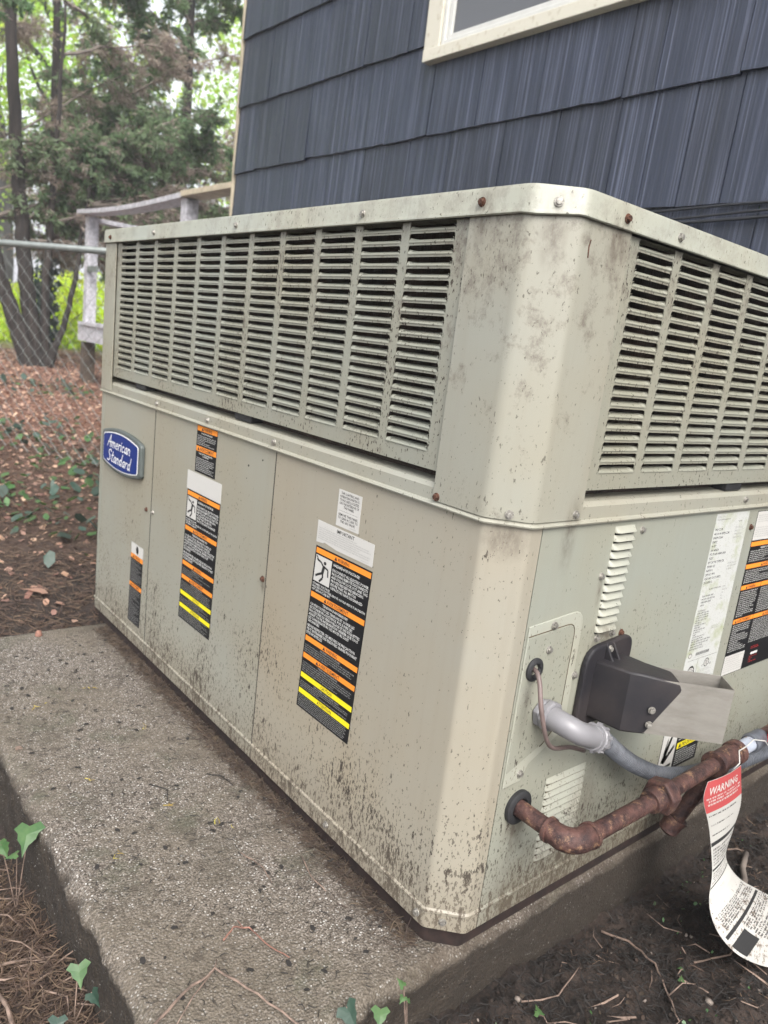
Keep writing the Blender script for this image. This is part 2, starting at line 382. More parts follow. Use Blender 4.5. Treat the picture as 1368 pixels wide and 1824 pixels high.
m_needley = leafmat('yellow cedar sprays', (.34, .24, .05), (.26, .22, .05), .1, .7, 40)
m_twig = plain('pale dry twig', (.26, .185, .145), .85, .3, 60)
m_twigr = plain('reddish dry twig', (.30, .15, .11), .85, .3, 60)
m_twigd = plain('dark rotted bits', (.020, .017, .015), .8, .2, 60)
a = NT('cedar bark'); n1 = a.noise(1, a.co((26, 26, 2.5)), 5, .7)
m_bark = a.fin(a.mix(a.ramp(n1, [(.35, 0), (.65, 1)]), (.012, .010, .009), (.040, .031, .026)), .9, a.bump(n1, .9, .02))
m_branch = plain('grey bare branches', (.24, .20, .17), .85, .25, 10)

# ================================================================== HAZE between the trees
hz = bpy.data.materials.new('pale air'); hz.use_nodes = True; hz.node_tree.nodes.clear()
_o = hz.node_tree.nodes.new('ShaderNodeOutputMaterial'); _v = hz.node_tree.nodes.new('ShaderNodeVolumePrincipled')
_v.inputs['Color'].default_value = (.93, .95, 1, 1); _v.inputs['Density'].default_value = .0055; _v.inputs['Anisotropy'].default_value = 0
hz.node_tree.links.new(_v.outputs[0], _o.inputs['Volume'])
hm = MB().box((-170, -80, -1.6), (170, 270, 19)).build('haze', hz); hm['kind'] = 'stuff'; hm['label'] = 'pale hazy air between the trees'
cy.volume_bounces = 0; cy.volume_max_steps = 64
# ================================================================== GROUND
def ground_z(x, y, fine=True):
    x = np.asarray(x, float); y = np.asarray(y, float)
    z = -.155 + .31 * sstep(2.2, 8.0, y) + .085 * sstep(.9, 1.7, y) * (1 - sstep(2.0, 3.0, y) * .2)
    z = z + .8 * sstep(14, 60, y)
    z = z - .045 * np.exp(-((x + .43) / .06) ** 2) * sstep(.35, .6, y) * (1 - sstep(.9, 1.4, y))     # gutter beside the pad
    z = z + .05 * np.exp(-((x - .30) / .35) ** 2 - ((y + .28) / .16) ** 2) * (x > -.1)
    z = z + .020 * fbm(x * 2.2, y * 2.2, 0, 3)
    if fine:
        z = z + .018 * fbm(x * 11, y * 11, 0, 5, 3) + .017 * np.abs(fbm(x * 38, y * 38, 0, 9, 4)) + .006 * fbm(x * 120, y * 120, 0, 12, 3)
    return z
def axis(segs):
    out = []
    for a_, b_, st in segs: out.append(np.arange(a_, b_, st))
    return np.concatenate(out + [[segs[-1][1]]])
gx = axis([(-150, -20, 26), (-20, -4, 2), (-4, -.9, .12), (-.9, -.38, .008), (-.38, 1.3, .0075), (1.3, 3.2, .05), (3.2, 12, .4), (12, 150, 23)])
gy = axis([(-60, -8, 13), (-8, -1, .5), (-1, -.45, .03), (-.45, .75, .0075), (.75, 2.2, .012), (2.2, 6, .04), (6, 16, .16), (16, 60, 4), (60, 250, 38)])
GX, GY = np.meshgrid(gx, gy); GZ = ground_z(GX, GY)
nx, ny = len(gx), len(gy)
inside = (GX > -.33) & (GX < 1.2) & (GY > .06) & (GY < 1.36); GZ[inside] -= .12
V = np.stack([GX.ravel(), GY.ravel(), GZ.ravel()], 1)
I = np.arange(nx * ny).reshape(ny, nx)
F = np.stack([I[:-1, :-1].ravel(), I[:-1, 1:].ravel(), I[1:, 1:].ravel(), I[1:, :-1].ravel()], 1)
tag(npmesh('ground', V, F, m_soil, smooth=True), 'dark damp soil around the concrete pad', kind='structure')

# ================================================================== CONCRETE PAD
PX0, PX1, PY0, PY1, PZ = -.39, 1.24, .008, 1.43, -.032
px = axis([(PX0, .14, .0055), (.14, PX1, .02)]); py = axis([(PY0, .9, .0055), (.9, PY1, .009)])
gxx, gyy = np.meshgrid(px, py); n1, n2 = len(px), len(py)
zz = PZ + .0016 * fbm(gxx * 130, gyy * 130, 0, 21, 3) + .002 * fbm(gxx * 9, gyy * 9, 0, 22, 3)
ed = np.minimum(gxx - PX0, gyy - PY0) + .006 * fbm(gxx * 25, gyy * 25, 0, 23, 3)
zz = zz - .011 * (1 - sstep(0, .018, ed)) ** 2 - .012 * sstep(.0, .5, fbm(gxx * 17, gyy * 17, 0, 24, 3)) * (1 - sstep(0, .03, ed))
V = [np.stack([gxx.ravel(), gyy.ravel(), zz.ravel()], 1)]
I = np.arange(n1 * n2).reshape(n2, n1)
F = [np.stack([I[:-1, :-1].ravel(), I[:-1, 1:].ravel(), I[1:, 1:].ravel(), I[1:, :-1].ravel()], 1)]
# skirt: walk the boundary
loop = np.concatenate([I[0, :], I[1:, -1], I[-1, -2::-1], I[-2:0:-1, 0]])
bx_, by_, bz_ = gxx.ravel()[loop], gyy.ravel()[loop], zz.ravel()[loop]
prev = loop; off = n1 * n2; cx_, cy_ = .4, .7
for k in range(1, 41):
    t = k / 40; z = bz_ + (-.34 - bz_) * t ** 1.2
    ox = np.where(bx_ <= PX0 + 1e-6, -1, np.where(bx_ >= PX1 - 1e-6, 1, 0)); oy = np.where(by_ <= PY0 + 1e-6, -1, np.where(by_ >= PY1 - 1e-6, 1, 0))
    dd = .003 + .009 * fbm(bx_ * 22 + by_ * 3, by_ * 22, z * 22, 31, 4) + .0045 * fbm(bx_ * 95, by_ * 95, z * 95, 37, 3)
    V.append(np.stack([bx_ + ox * dd, by_ + oy * dd, z], 1)); cur = off + np.arange(len(loop)); off += len(loop)
    F.append(np.stack([prev, cur, np.roll(cur, -1), np.roll(prev, -1)], 1)); prev = cur
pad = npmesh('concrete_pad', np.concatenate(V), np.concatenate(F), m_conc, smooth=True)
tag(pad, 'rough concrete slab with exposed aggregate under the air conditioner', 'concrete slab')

# ================================================================== HOUSE
house = thing('house', 'house wall clad in navy blue striated shingles with a cream trimmed window', 'house', (1.5, 3.69, -.2))
HP = Vector((1.5, 3.69, -.2))
def hb(mb, name, mat, parent=None, **k):       # house parts are modelled in world coordinates
    p = parent or house
    o = mb.build(name, mat, p, **k)
    if p is house: o.location = -HP
    return o
hb(MB().box((1.512, -5, -.2), (8, 3.685, 5.2)), 'wall', m_dark)
hb(MB().box((1.505, 3.6865, -.2), (8, 3.70, 5.2)), 'end_wall', m_shing)
hb(MB().extrude([(1.05, -5.4, 5.2), (8.4, -5.4, 5.2), (4.7, -5.4, 7.2)], (0, 9.5, 0)), 'roof', m_roof)
cb = hb(MB().box((1.488, 3.701, -.2), (1.60, 3.714, 5.19)), 'corner_board', m_deckc)
# courses of shingles; the joints of the courses in view are where the photograph has them
WY0, WY1, WZ0 = 2.05, .55, 1.995          # window trim far edge, near edge, bottom
def shingle(mb, y0, y1, z0, hgt, wob):
    n = max(2, int((y1 - y0) / .05)); ys = np.linspace(y0, y1, n + 1); sh = random.uniform(-.0025, .0025); tilt = random.uniform(-.004, .004)
    bot = [z0 + sh + tilt * (y - y0) / (y1 - y0) + .0035 * float(vnoise(y * 9, z0 * 3, 0, 51)) + .0015 * random.uniform(-1, 1) for y in ys]
    rings = []
    xb = 1.4855 + random.uniform(-.002, .002)
    for y, zb in zip(ys, bot):
        warp = .002 * float(vnoise(y * 6, z0 * 7, 0, 53))
        rings.append([(xb + warp, y, zb), (1.5005 + warp * .3, y, z0 + hgt + .02), (1.5105, y, z0 + hgt + .02), (1.500, y, zb + .0005)])
    return mb.sweep(rings, True, True)
joints = {1.361: [-.05, .21, .44, .638, .780, .916, 1.048, 1.30, 1.56, 1.86, 2.11, 2.43, 2.70, 3.02, 3.33, 3.69],
          1.715: [-.1, .12, .38, .652, .925, 1.047, 1.406, 1.717, 2.00, 2.288, 2.62, 2.93, 3.18, 3.45, 3.69],
          2.070: [-.1, .22, 2.12 - 1.9, 2.05, 2.188, 2.50, 2.825, 3.10, 3.36, 3.69],
          1.006: [.0, .25, .52, .79, 1.06, 1.33, 1.6, 1.88, 2.15, 2.44, 2.72, 3.0, 3.3, 3.69],
          2.425: [2.05, 2.33, 2.64, 2.90, 3.2, 3.48, 3.69], 2.780: [2.05, 2.30, 2.55, 2.86, 3.15, 3.42, 3.69]}
rest = MB(); nsh = 0
zc = -.06
for k in range(15):
    z0 = round(-.059 + .355 * k, 3)
    key = min(joints, key=lambda q: abs(q - z0))
    js = joints[key] if abs(key - z0) < .01 else None
    lo = -5.0; ys = []
    if js:
        js = sorted(set(js)); stop = js[0]
    else: stop = 3.69; js = [3.69]
    y = lo
    while y < stop - .12: ys.append(y); y += random.uniform(.2, .34)
    far_ys = ys + [stop]
    hgt = .355
    for y0, y1 in zip(far_ys[:-1], far_ys[1:]):
        if WY1 < (y0 + y1) / 2 < WY0 and 1.9 < z0 < 3.2: continue
        shingle(rest, y0 + .001, y1 - .001, z0, hgt, 0)
    for y0, y1 in zip(js[:-1], js[1:]):
        if z0 > 1.95 and y1 <= WY0 + .01 and y0 > .2: continue
        mb = MB(); shingle(mb, y0 + .0014, y1 - .0014, z0, hgt, 0); hb(mb, 'shingle', m_shing)
ot = hb(rest, 'shingle', m_shing); ot['kind'] = 'stuff'
# window
win = hb(MB().box((1.46, WY0 - .090, WZ0), (1.511, WY0, 3.25)), 'window', m_cream, bevel=.003)
MB().box((1.46, WY1, WZ0), (1.511, WY1 + .1, 3.25)).build('window_casing', m_cream, win, bevel=.003)
tr = MB().box((1.457, WY1 + .1005, WZ0 - .0005), (1.511, WY0 - .0005, WZ0 + .046)); MB().box((1.46, WY1 + .1, 3.16), (1.511, WY0 - .0905, 3.25)).build('window_casing', m_cream, win, bevel=.003)
o = tr.build('window_sill', m_cream, win, bevel=.003)
fr = MB(); yi1, yi0 = WY0 - .092, WY1 + .102; zb = WZ0 + .048
fr.box((1.470, yi1 - .018, zb), (1.51, yi1, 3.158)).box((1.470, yi0, zb), (1.51, yi0 + .018, 3.158)).box((1.470, yi0 + .019, zb), (1.51, yi1 - .019, zb + .018))
fr.build('window_frame', m_vinyl, win, bevel=.003)
fs = MB(); fs.box((1.482, yi1 - .041, zb + .020), (1.508, yi1 - .020, 3.15)).box((1.482, yi0 + .020, zb + .020), (1.508, yi1 - .042, zb + .040)); fs.build('sash', m_vinyl, win, bevel=.002)
MB().box((1.4865, 1.39, zb + .041), (1.492, 1.405, 3.15)).build('muntin', m_vinyl, win)
MB().box((1.494, yi0 + .03, zb + .036), (1.499, yi1 - .038, 3.15)).build('pane', m_glass, win)
# black cables stapled along the wall
for i, (zo, sag, r_, lab) in enumerate(((1.352, .004, .0042, 'topmost black cable running along the navy shingles behind the air conditioner'),
                                  (1.337, .012, .0042, 'middle black cable on the navy shingles, sagging below the topmost one'),
                                  (1.322, .010, .0055, 'lowest and thickest black cable along the navy shingles behind the unit'))):
    pts = [(1.478 - .002 * i, y, zo - .03 * (.9 - y) * (i == 1) * .5 - sag * math.sin((y + .5) * 5 + i) - .012 * max(0, y - .6)) for y in np.linspace(-1.2, 1.15, 40)]
    tag(MB().tube(pts, r_, 6).build('wall_cable', m_wire, smooth=True), lab, 'cable', 'black cables along the wall')

# ================================================================== DECK beyond the house corner
deck = thing('deck', 'raised deck corner with pale lilac railing beyond the house', 'deck', (1.66, 6.66, 0))
def db(mb, name, mat, **k):
    o = mb.build(name, mat, deck, **k); o.location = (-1.66, -6.66, 0); return o
RZ = 1.655
rb = MB(); rings = []
for y, dz, dx in ((3.73, .0, .0), (4.2, .0, 0), (4.52, 0, 0)): rings.append([(1.53 + dx, y, RZ + dz), (1.68 + dx, y, RZ + dz), (1.68 + dx, y, RZ + .036 + dz), (1.53 + dx, y, RZ + .036 + dz)])
db(MB().sweep(rings, True, True), 'rail_board', m_deckc, bevel=.003)
rings = []
for t in np.linspace(0, 1, 9):
    y = 4.523 + 2.19 * t; dz = -.045 * math.sin(t * math.pi) * .6 + .0; rings.append([(1.54, y, RZ + dz - .003 + .01 * t), (1.69, y, RZ + dz + .01 * t), (1.69, y, RZ + .036 + dz + .01 * t), (1.54, y, RZ + .033 + dz + .01 * t)])
db(MB().sweep(rings, True, True), 'rail_board', m_deckw, bevel=.003)
db(MB().box((1.692, 6.56, RZ - .05), (5.2, 6.70, RZ - .015)), 'rail_board', m_deckw)
for (x, y) in ((1.565, 4.49), (1.61, 6.60)):
    db(MB().box((x, y, .62), (x + .09, y + .09, RZ - .006)), 'rail_post', m_deckw, bevel=.003)
for (x, y) in ((1.60, 6.59), (1.60, 4.5), (5.1, 6.6)):
    db(MB().box((x, y, -.2), (x + .1, y + .1, .55)), 'deck_post', m_deckd)
db(MB().box((1.58, 3.75, .56), (1.62, 6.72, .70)), 'rim_board', m_deckw)
for k in range(20):
    db(MB().box((1.56, 3.75 + k * .146, .702), (5.2, 3.75 + k * .146 + .14, .73)), 'deck_board', m_deckw)
db(MB().box((1.605, 6.35, 1.17), (1.625, 6.60, 1.22)), 'bracket', m_fence)

# ================================================================== CHAIN LINK FENCE
fence = thing('chain_link_fence', 'galvanised chain link fence between the yard and the cedar', 'fence', (.332, 4.111, 0))
f0 = Vector((.332, 4.111, 0)); fd = Vector((.4556, -.8902, 0)); FZ = 1.14
def fp(s_, z): return f0 + fd * s_ + Vector((0, 0, z))
def fb(mb, name, mat, **k):
    o = mb.build(name, mat, fence, **k); o.location = -f0; return o
fb(MB().tube([fp(-6, FZ), fp(-2, FZ), fp(2.45, FZ)], .0185, 10), 'top_rail', m_fence, smooth=True)
for s_ in (-3.1, -.55, 2.0): fb(MB().tube([fp(s_, -.25), fp(s_, FZ - .02)], .024, 10), 'fence_post', m_fence, smooth=True)
PD = .043
mesh_ = MB()
nw = int(6.2 / PD)
for i in range(nw):       # each strand zigzags down and hooks its neighbours
    s0 = -3.6 + i * PD; pts = []
    for k in range(int((FZ + .10) / PD)):
        z = FZ + .040 - k * PD; right = (k + i) % 2
        p = fp(s0 + (PD * 1.03 if right else -PD * .03) + .002 * math.sin(i * 1.7 + k * 2.3), z); p.x += (.0022 if right else -.0022); p.z += .004 * math.sin(i * .7); pts.append(p)
    mesh_.tube(pts, .0014, 4, False)
o = fb(mesh_, 'wire_mesh', m_fence); o['kind'] = 'stuff'

# ================================================================== VEGETATION
def leaf_cloud(P, size, mat, name, parent=None, droop=.0, aspect=.6, dirs=None, seed=1):
    """one four-sided folded leaf (two triangles) per point"""
    g = np.random.default_rng(seed); n = len(P); P = np.asarray(P)
    sz = size * g.uniform(.6, 1.35, n)
    if dirs is None:
        d = g.normal(size=(n, 3)); d[:, 2] -= droop
    else: d = dirs + g.normal(size=(n, 3)) * .35
    d /= np.linalg.norm(d, axis=1)[:, None] + 1e-9
    u = np.cross(d, g.normal(size=(n, 3))); u /= np.linalg.norm(u, axis=1)[:, None] + 1e-9
    a_ = P; b_ = P + d * sz[:, None]; mid = P + d * sz[:, None] * .45
    nrm = np.cross(d, u); l = mid + u * (sz * aspect * .5)[:, None] + nrm * (sz * .08)[:, None]; r_ = mid - u * (sz * aspect * .5)[:, None] + nrm * (sz * .08)[:, None]
    V = np.stack([a_, r_, b_, l], 1).reshape(-1, 3); k = np.arange(n) * 4
    F = np.concatenate([np.stack([k, k + 1, k + 2], 1), np.stack([k, k + 2, k + 3], 1)])
    return npmesh(name, V, F, mat, parent)

def limb(mb, p, d, L, r0, r1, n=8, bend=.12, grav=0.0, g=None, sides=5):
    pts = [Vector(p)]; d = Vector(d).normalized(); rad = [r0]
    for k in range(n):
        d = (d + Vector((g.normal() * bend, g.normal() * bend, g.normal() * bend * .7 - grav))).normalized()
        pts.append(pts[-1] + d * (L / n)); rad.append(r0 + (r1 - r0) * (k + 1) / n)
    mb.tube(pts, rad, sides, False); return pts, d

def cedar(name, label, base, trunks, nb, seed, zmin=1.2, zmax=5.6, spread=2.6, green=.5, bias=None, group=None, needles=1.0):
    g = np.random.default_rng(seed); t = thing(name, label, 'tree', base, group); B = Vector(base)
    def tb(mb, nm, mat, **k):
        o = mb.build(nm, mat, t, **k); o.location = -B; return o
    lines = []
    for tr_ in trunks:
        pts = [Vector(p[:3]) for p in tr_]; rad = [p[3] * .92 for p in tr_]
        # resample smoothly
        P2 = []; R2 = []
        for i in range(len(pts) - 1):
            for q in range(5):
                f = q / 5; P2.append(pts[i].lerp(pts[i + 1], f) + Vector((g.normal(), g.normal(), 0)) * .006); R2.append(rad[i] * (1 - f) + rad[i + 1] * f)
        P2.append(pts[-1]); R2.append(rad[-1]); tb(MB().tube(P2, R2, 9), 'trunk', m_bark, smooth=True); lines.append(P2)
    br = MB(); tips = []; tipd = []; dead = []; deadd = []
    for b_ in range(nb):
        L = lines[int(g.integers(len(lines)))]; cand = [p for p in L if p.z > zmin * .8] or L
        p = cand[int(g.integers(len(cand)))].copy()
        an = g.uniform(0, 2 * math.pi) if bias is None else max(-.12, g.normal(bias[0], bias[1]))
        d = Vector((math.cos(an), math.sin(an), g.uniform(.05, .75)))
        length = spread * g.uniform(.45, 1.1) * (1 - .4 * max(0, (p.z - 2) / zmax))
        isdead = g.random() > green
        pts, dd = limb(br, p, d, length, g.uniform(.012, .026), .004, 9, .10, .035, g)
        for k in range(2, 10):
            for q in range(int(3 + 2 * needles)):
                tp = pts[k].lerp(pts[k - 1], g.random()); sd = (pts[k] - pts[k - 1]).normalized()
                side = Vector((g.normal(), g.normal(), g.normal() * .35 - .15)).normalized()
                td = (sd * .8 + side).normalized(); tl = g.uniform(.18, .52) * (1.2 - .07 * k)
                tpts, _ = limb(br, tp, td, tl, .0042, .0014, 4, .22, .10, g, 3)
                for m in range(1, 5):
                    for z_ in range(int(4 * needles) + 1):
                        q0 = tpts[m - 1].lerp(tpts[m], g.random()); s2 = Vector((g.normal(), g.normal(), g.normal() * .5 - .45)).normalized()
                        dirv = ((tpts[m] - tpts[m - 1]).normalized() * .8 + s2).normalized()
                        (dead if isdead or g.random() < .18 else tips).append(tuple(q0)); (deadd if len(dead) > len(deadd) else tipd).append(tuple(dirv))
    lim = zmin * .78; kp = [i for i, q in enumerate(tips) if q[2] > lim]; tips = [tips[i] for i in kp]; tipd = [tipd[i] for i in kp]; kp = [i for i, q in enumerate(dead) if q[2] > lim]; dead = [dead[i] for i in kp]; deadd = [deadd[i] for i in kp]
    o = tb(br, 'branches', m_branch); o['kind'] = 'stuff'
    for P, D, mt, nm, asp in ((tips, tipd, m_cedar, 'crown', .30), (dead, deadd, m_dead, 'dead_sprays', .12)):
        if not P: continue
        P = np.array(P); D = np.array(D)
        # each spray: a handful of narrow blades
        kk = 4; PP = np.repeat(P, kk, 0) + g.normal(size=(len(P) * kk, 3)) * .012; DD = np.repeat(D, kk, 0)
        o = leaf_cloud(PP, .075, mt, nm, t, dirs=DD, aspect=asp, seed=seed + 5); o.location = -B; o['kind'] = 'stuff'
    return t

gz = lambda x, y: float(ground_z(np.array([x]), np.array([y]), False)[0])
# the old many-stemmed cedar just past the fence, left in the picture
cedar('cedar_tree', 'dark many-stemmed cedar past the chain link fence at the left edge', (1.50, 7.6, gz(1.5, 7.6) - .05),
      [[(1.45, 7.6, .05, .13), (1.36, 7.6, .35, .105), (1.24, 7.62, .72, .085), (1.10, 7.65, 1.15, .075), (.95, 7.7, 2.2, .06), (.85, 7.7, 4.2, .04)],
       [(1.50, 7.6, .05, .14), (1.46, 7.62, .40, .10), (1.39, 7.62, .75, .085), (1.34, 7.6, 1.25, .078), (1.26, 7.62, 2.1, .066), (1.2, 7.6, 3.2, .055), (1.15, 7.6, 6.2, .02)],
       [(1.53, 7.58, .10, .075), (1.53, 7.6, .62, .048), (1.54, 7.6, 1.15, .042), (1.58, 7.6, 1.75, .034), (1.62, 7.6, 2.5, .024), (1.66, 7.6, 3.6, .012)],
       [(1.55, 7.55, .22, .055), (1.66, 7.5, .56, .034), (1.74, 7.5, .86, .030), (1.80, 7.5, 1.2, .026), (1.86, 7.5, 1.7, .018), (1.95, 7.5, 2.4, .010)]],
      40, 11, 1.7, 5.6, 2.5, .50, (0.55, .8), None, .6)
cedar('cedar_tree', 'slim dark cedar trunk wound with ivy, right behind the many-stemmed one', (1.93, 9.0, gz(1.9, 9) - .05),
      [[(1.94, 9.0, .05, .085), (1.92, 9.0, .7, .07), (1.95, 9.0, 1.4, .064), (1.99, 9.0, 2.1, .055), (1.98, 9, 3.4, .045), (1.98, 9, 6.2, .02)]],
      22, 12, 2.2, 5.8, 2.4, .85, (.5, .8), None, .8)
cedar('cedar_tree', 'bushy green cedar leaning over the deck railing', (3.7, 9.4, gz(3.7, 9.4) - .05),
      [[(3.7, 9.4, .05, .12), (3.65, 9.4, 1.6, .10), (3.7, 9.4, 3.2, .07), (3.7, 9.4, 6.4, .02)]],
      34, 13, 1.3, 6.0, 2.2, .85, None, None, .9)
cedar('cedar_tree', 'tall cedar shading the far left of the yard', (-.9, 8.2, gz(-.9, 8.2) - .05),
      [[(-.9, 8.2, .0, .16), (-.9, 8.2, 2, .12), (-.85, 8.2, 4.5, .07), (-.85, 8.2, 7, .02)]],
      44, 14, 1.7, 6.6, 2.6, .8)
# ivy leaves climbing the slim trunk
g = np.random.default_rng(5)
n = 420; zz_ = g.uniform(.1, 1.5, n); an = g.uniform(0, 6.28, n); P = np.stack([1.93 + np.cos(an) * .09, 9.0 + np.sin(an) * .09, zz_], 1)
o = leaf_cloud(P, .085, m_ivyd, 'trunk_ivy', None, .3, .9, seed=8); tag(o, 'dark ivy leaves climbing the slim cedar trunk', 'ivy', kind='stuff')

def broadleaf(label, base, h, rad, n, seed, lean=0):
    g = np.random.default_rng(seed); t = thing('broadleaf_tree', label, 'tree', base, 'broadleaf trees in the woods behind'); B = Vector(base)
    mb = MB(); pts, d = limb(mb, (0, 0, 0), (lean, 0, 1), h * .9, h * .022, h * .005, 9, .05, 0, g, 8)
    lp = []
    for k in range(12):
        p = pts[int(g.integers(3, 9))]; an = g.uniform(0, 6.28)
        q, _ = limb(mb, p, (math.cos(an), math.sin(an), .5), rad * g.uniform(.6, 1), h * .008, .01, 6, .15, 0, g, 5); lp += q[2:]
    mb.build('trunk', m_bark, t, smooth=True)
    cl = np.array([tuple(lp[int(g.integers(len(lp)))]) for _ in range(46)]) + g.normal(size=(46, 3)) * rad * .34
    w_ = cl[g.integers(0, 46, n)]; P = w_ + g.normal(size=(n, 3)) * rad * .19
    P = P[P[:, 2] > .5]
    o = leaf_cloud(P, .13, m_decid, 'crown', t, .4, .62, seed=seed); o['kind'] = 'stuff'
for args in (('tall broadleaf tree right of the others, beside the house corner in the picture', (10.2, 15.5, .3), 9.5, 3.2, 9000, 21),
             ('broadleaf tree seen through the gap over the deck railing', (12.6, 19.5, .4), 11, 3.6, 8000, 22),
             ('bright broadleaf tree behind the bushy green cedar', (5.2, 19, .4), 11, 3.6, 8000, 23),
             ('broadleaf tree far behind the slim ivy-wound trunk', (2.4, 20.5, .4), 12, 3.8, 8000, 24),
             ('leftmost broadleaf tree of the woods, behind the many-stemmed cedar', (-1.2, 18, .4), 11, 3.8, 12000, 25),
             ('broadleaf tree deepest in the woods, above the lawn', (17.5, 27, .6), 14, 4.6, 13000, 26),
             ('broadleaf tree rearmost in the middle of the woods', (6.0, 29, .6), 15, 5, 13000, 27)):
    broadleaf(*args)
def bush(label, c, r_, h, n, seed, mat=None):
    g = np.random.default_rng(seed); P = g.normal(size=(n, 3)); P /= np.linalg.norm(P, axis=1)[:, None]; P *= (g.random(n) ** .35)[:, None]
    lump = 1 + .28 * fbm(P[:, 0] * 2.4 + seed, P[:, 1] * 2.4, P[:, 2] * 2.4, 3, 3)
    P = P * lump[:, None] * np.array([r_, r_, h]); P[:, 2] = np.abs(P[:, 2])
    t = thing('shrub', label, 'shrub', c, 'sunlit shrubs beyond the cedar')
    st = MB()
    for k in range(7):
        an = k * .9; limb(st, (0, 0, 0), (math.cos(an), math.sin(an), 1.6), h * .9, .02, .005, 5, .15, 0, g, 4)
    st.build('stem', m_branch, t); o = leaf_cloud(P, .10, mat or m_lime, 'foliage', t, .2, .65, seed=seed); o['kind'] = 'stuff'
for a_ in (('lime green shrub in the sun between the many-stemmed cedar and the deck post', (2.75, 12.2, .0), 1.0, 1.35, 4200, 31),
           ('yellow green shrub glowing in the sun left of the cedar stems', (1.1, 13.2, .0), 1.3, 1.4, 4200, 32),
           ('wide sunlit shrub farther back, right of the slim trunk', (4.3, 14.0, .0), 1.4, 1.5, 4200, 33),
           ('low shrub lit from behind by the lawn edge', (2.3, 14.6, .1), 1.2, 1.1, 3600, 34)):
    bush(*a_)

# ---- ground cover and litter (uncountable)
def scatter(n, xr, yr, seed, cond=None, up=.004):
    g = np.random.default_rng(seed); x = g.uniform(*xr, n); y = g.uniform(*yr, n)
    if cond is not None: k = cond(x, y, g); x, y = x[k], y[k]
    return np.stack([x, y, ground_z(x, y) + up], 1), g
offpad = lambda x, y, g: ~((x > PX0 - .012) & (x < 1.25) & (y > PY0 - .02) & (y < PY1 + .01))
def flat_leaves(P, g, size, mat, name, label, tilt=.35, aspect=.7, cat='ground cover'):
    n = len(P); an = g.uniform(0, 6.28, n); d = np.stack([np.cos(an), np.sin(an), g.normal(size=n) * tilt], 1); d /= np.linalg.norm(d, axis=1)[:, None]
    u = np.stack([-np.sin(an), np.cos(an), g.normal(size=n) * tilt], 1); sz = (size * g.uniform(.55, 1.4, n))[:, None]
    m = P + d * sz * .5; up = np.array([0, 0, 1.]) * sz * .12
    V = np.stack([P, P + d * sz * .28 - u * sz * aspect * .5, P + d * sz * .7 - u * sz * aspect * .42 + up, P + d * sz, P + d * sz * .7 + u * sz * aspect * .42 + up, P + d * sz * .28 + u * sz * aspect * .5], 1).reshape(-1, 3)
    V[:, 2] += size * .12; k = np.arange(n) * 6
    F = np.concatenate([np.stack([k, k + 1, k + 5], 1), np.stack([k + 1, k + 2, k + 4], 1), np.stack([k + 1, k + 4, k + 5], 1), np.stack([k + 2, k + 3, k + 4], 1)])
    o = npmesh(name, V, F, mat); return tag(o, label, cat, kind='stuff')
def needles(P, g, L, wd, mat, name, label, tilt=.3, cat='needle litter'):
    n = len(P); an = g.uniform(0, 6.28, n); d = np.stack([np.cos(an), np.sin(an), g.normal(size=n) * tilt], 1); u = np.stack([-np.sin(an), np.cos(an), np.zeros(n)], 1)
    sz = (L * g.uniform(.4, 1.5, n))[:, None]; w2 = wd * g.uniform(.6, 1.4, n)[:, None]; k3 = g.normal(size=n)[:, None] * .18 * sz
    m = P + d * sz * .5 + u * k3; e = P + d * sz; z_ = np.array([0, 0, 1.]) * w2
    V = np.stack([P - u * w2 * .5, P + u * w2 * .5, P + z_, m - u * w2 * .5, m + u * w2 * .5, m + z_, e], 1).reshape(-1, 3); k = np.arange(n) * 7
    q = lambda a_, b_, c_: np.stack([k + a_, k + b_, k + c_], 1)
    F = np.concatenate([q(0, 3, 5), q(0, 5, 2), q(2, 5, 4), q(2, 4, 1), q(3, 6, 5), q(5, 6, 4)])
    o = npmesh(name, V, F, mat); return tag(o, label, cat, kind='stuff')
P, g = scatter(30000, (-2.2, 3.4), (1.55, 9.5), 61, lambda x, y, g: (g.random(len(x)) < .25 + .75 * sstep(2, 4.5, y)) & ~((x > 1.5) & (y < 3.7)))
flat_leaves(P, g, .027, m_litter, 'leaf_litter', 'reddish brown dead leaves covering the ground beyond the pad')
P, g = scatter(2600, (-1.8, 2.2), (1.9, 6.3), 62, lambda x, y, g: (fbm(x * 1.7, y * 1.7, 0, 71, 3) + .3 * np.exp(-((y - 3.6) / 1.2) ** 2) + g.normal(size=len(x)) * .22 > .22) & ~((x > 1.45)))
P[:, 2] += .02; flat_leaves(P, g, .038, m_ivy, 'ivy_ground_cover', 'ivy leaves spreading over the ground below the fence', .5, .95)
P, g = scatter(2200, (-2, 1.4), (2.0, 6.5), 63, lambda x, y, g: fbm(x * 1.7, y * 1.7, 0, 71, 3) + g.normal(size=len(x)) * .25 > .10)
P[:, 2] += .03; flat_leaves(P, g, .045, m_ivyd, 'ivy_ground_cover', 'darker ivy leaves mixed into the ground cover below the fence', .5, .95)
P, g = scatter(26000, (-.95, 1.5), (1.42, 4.2), 64, offpad); needles(P, g, .06, .0022, m_needle, 'twig_litter', 'brown twigs and needles matted on the soil past the pad')
P, g = scatter(6500, (-.62, -.39), (.18, 1.5), 65, offpad, .002)
needles(P, g, .026, .0014, m_needle, 'needle_litter', 'brown cedar needles on the soil left of the pad', .35)
P, g = scatter(2600, (-.60, -.40), (.18, .62), 66, offpad, .006)
needles(P, g, .030, .0016, m_needle, 'needle_litter', 'grey brown needle scraps heaped beside the near left pad corner', .4)
P, g = scatter(9000, (-.12, 1.15), (-.40, -.004), 67, None, .001)
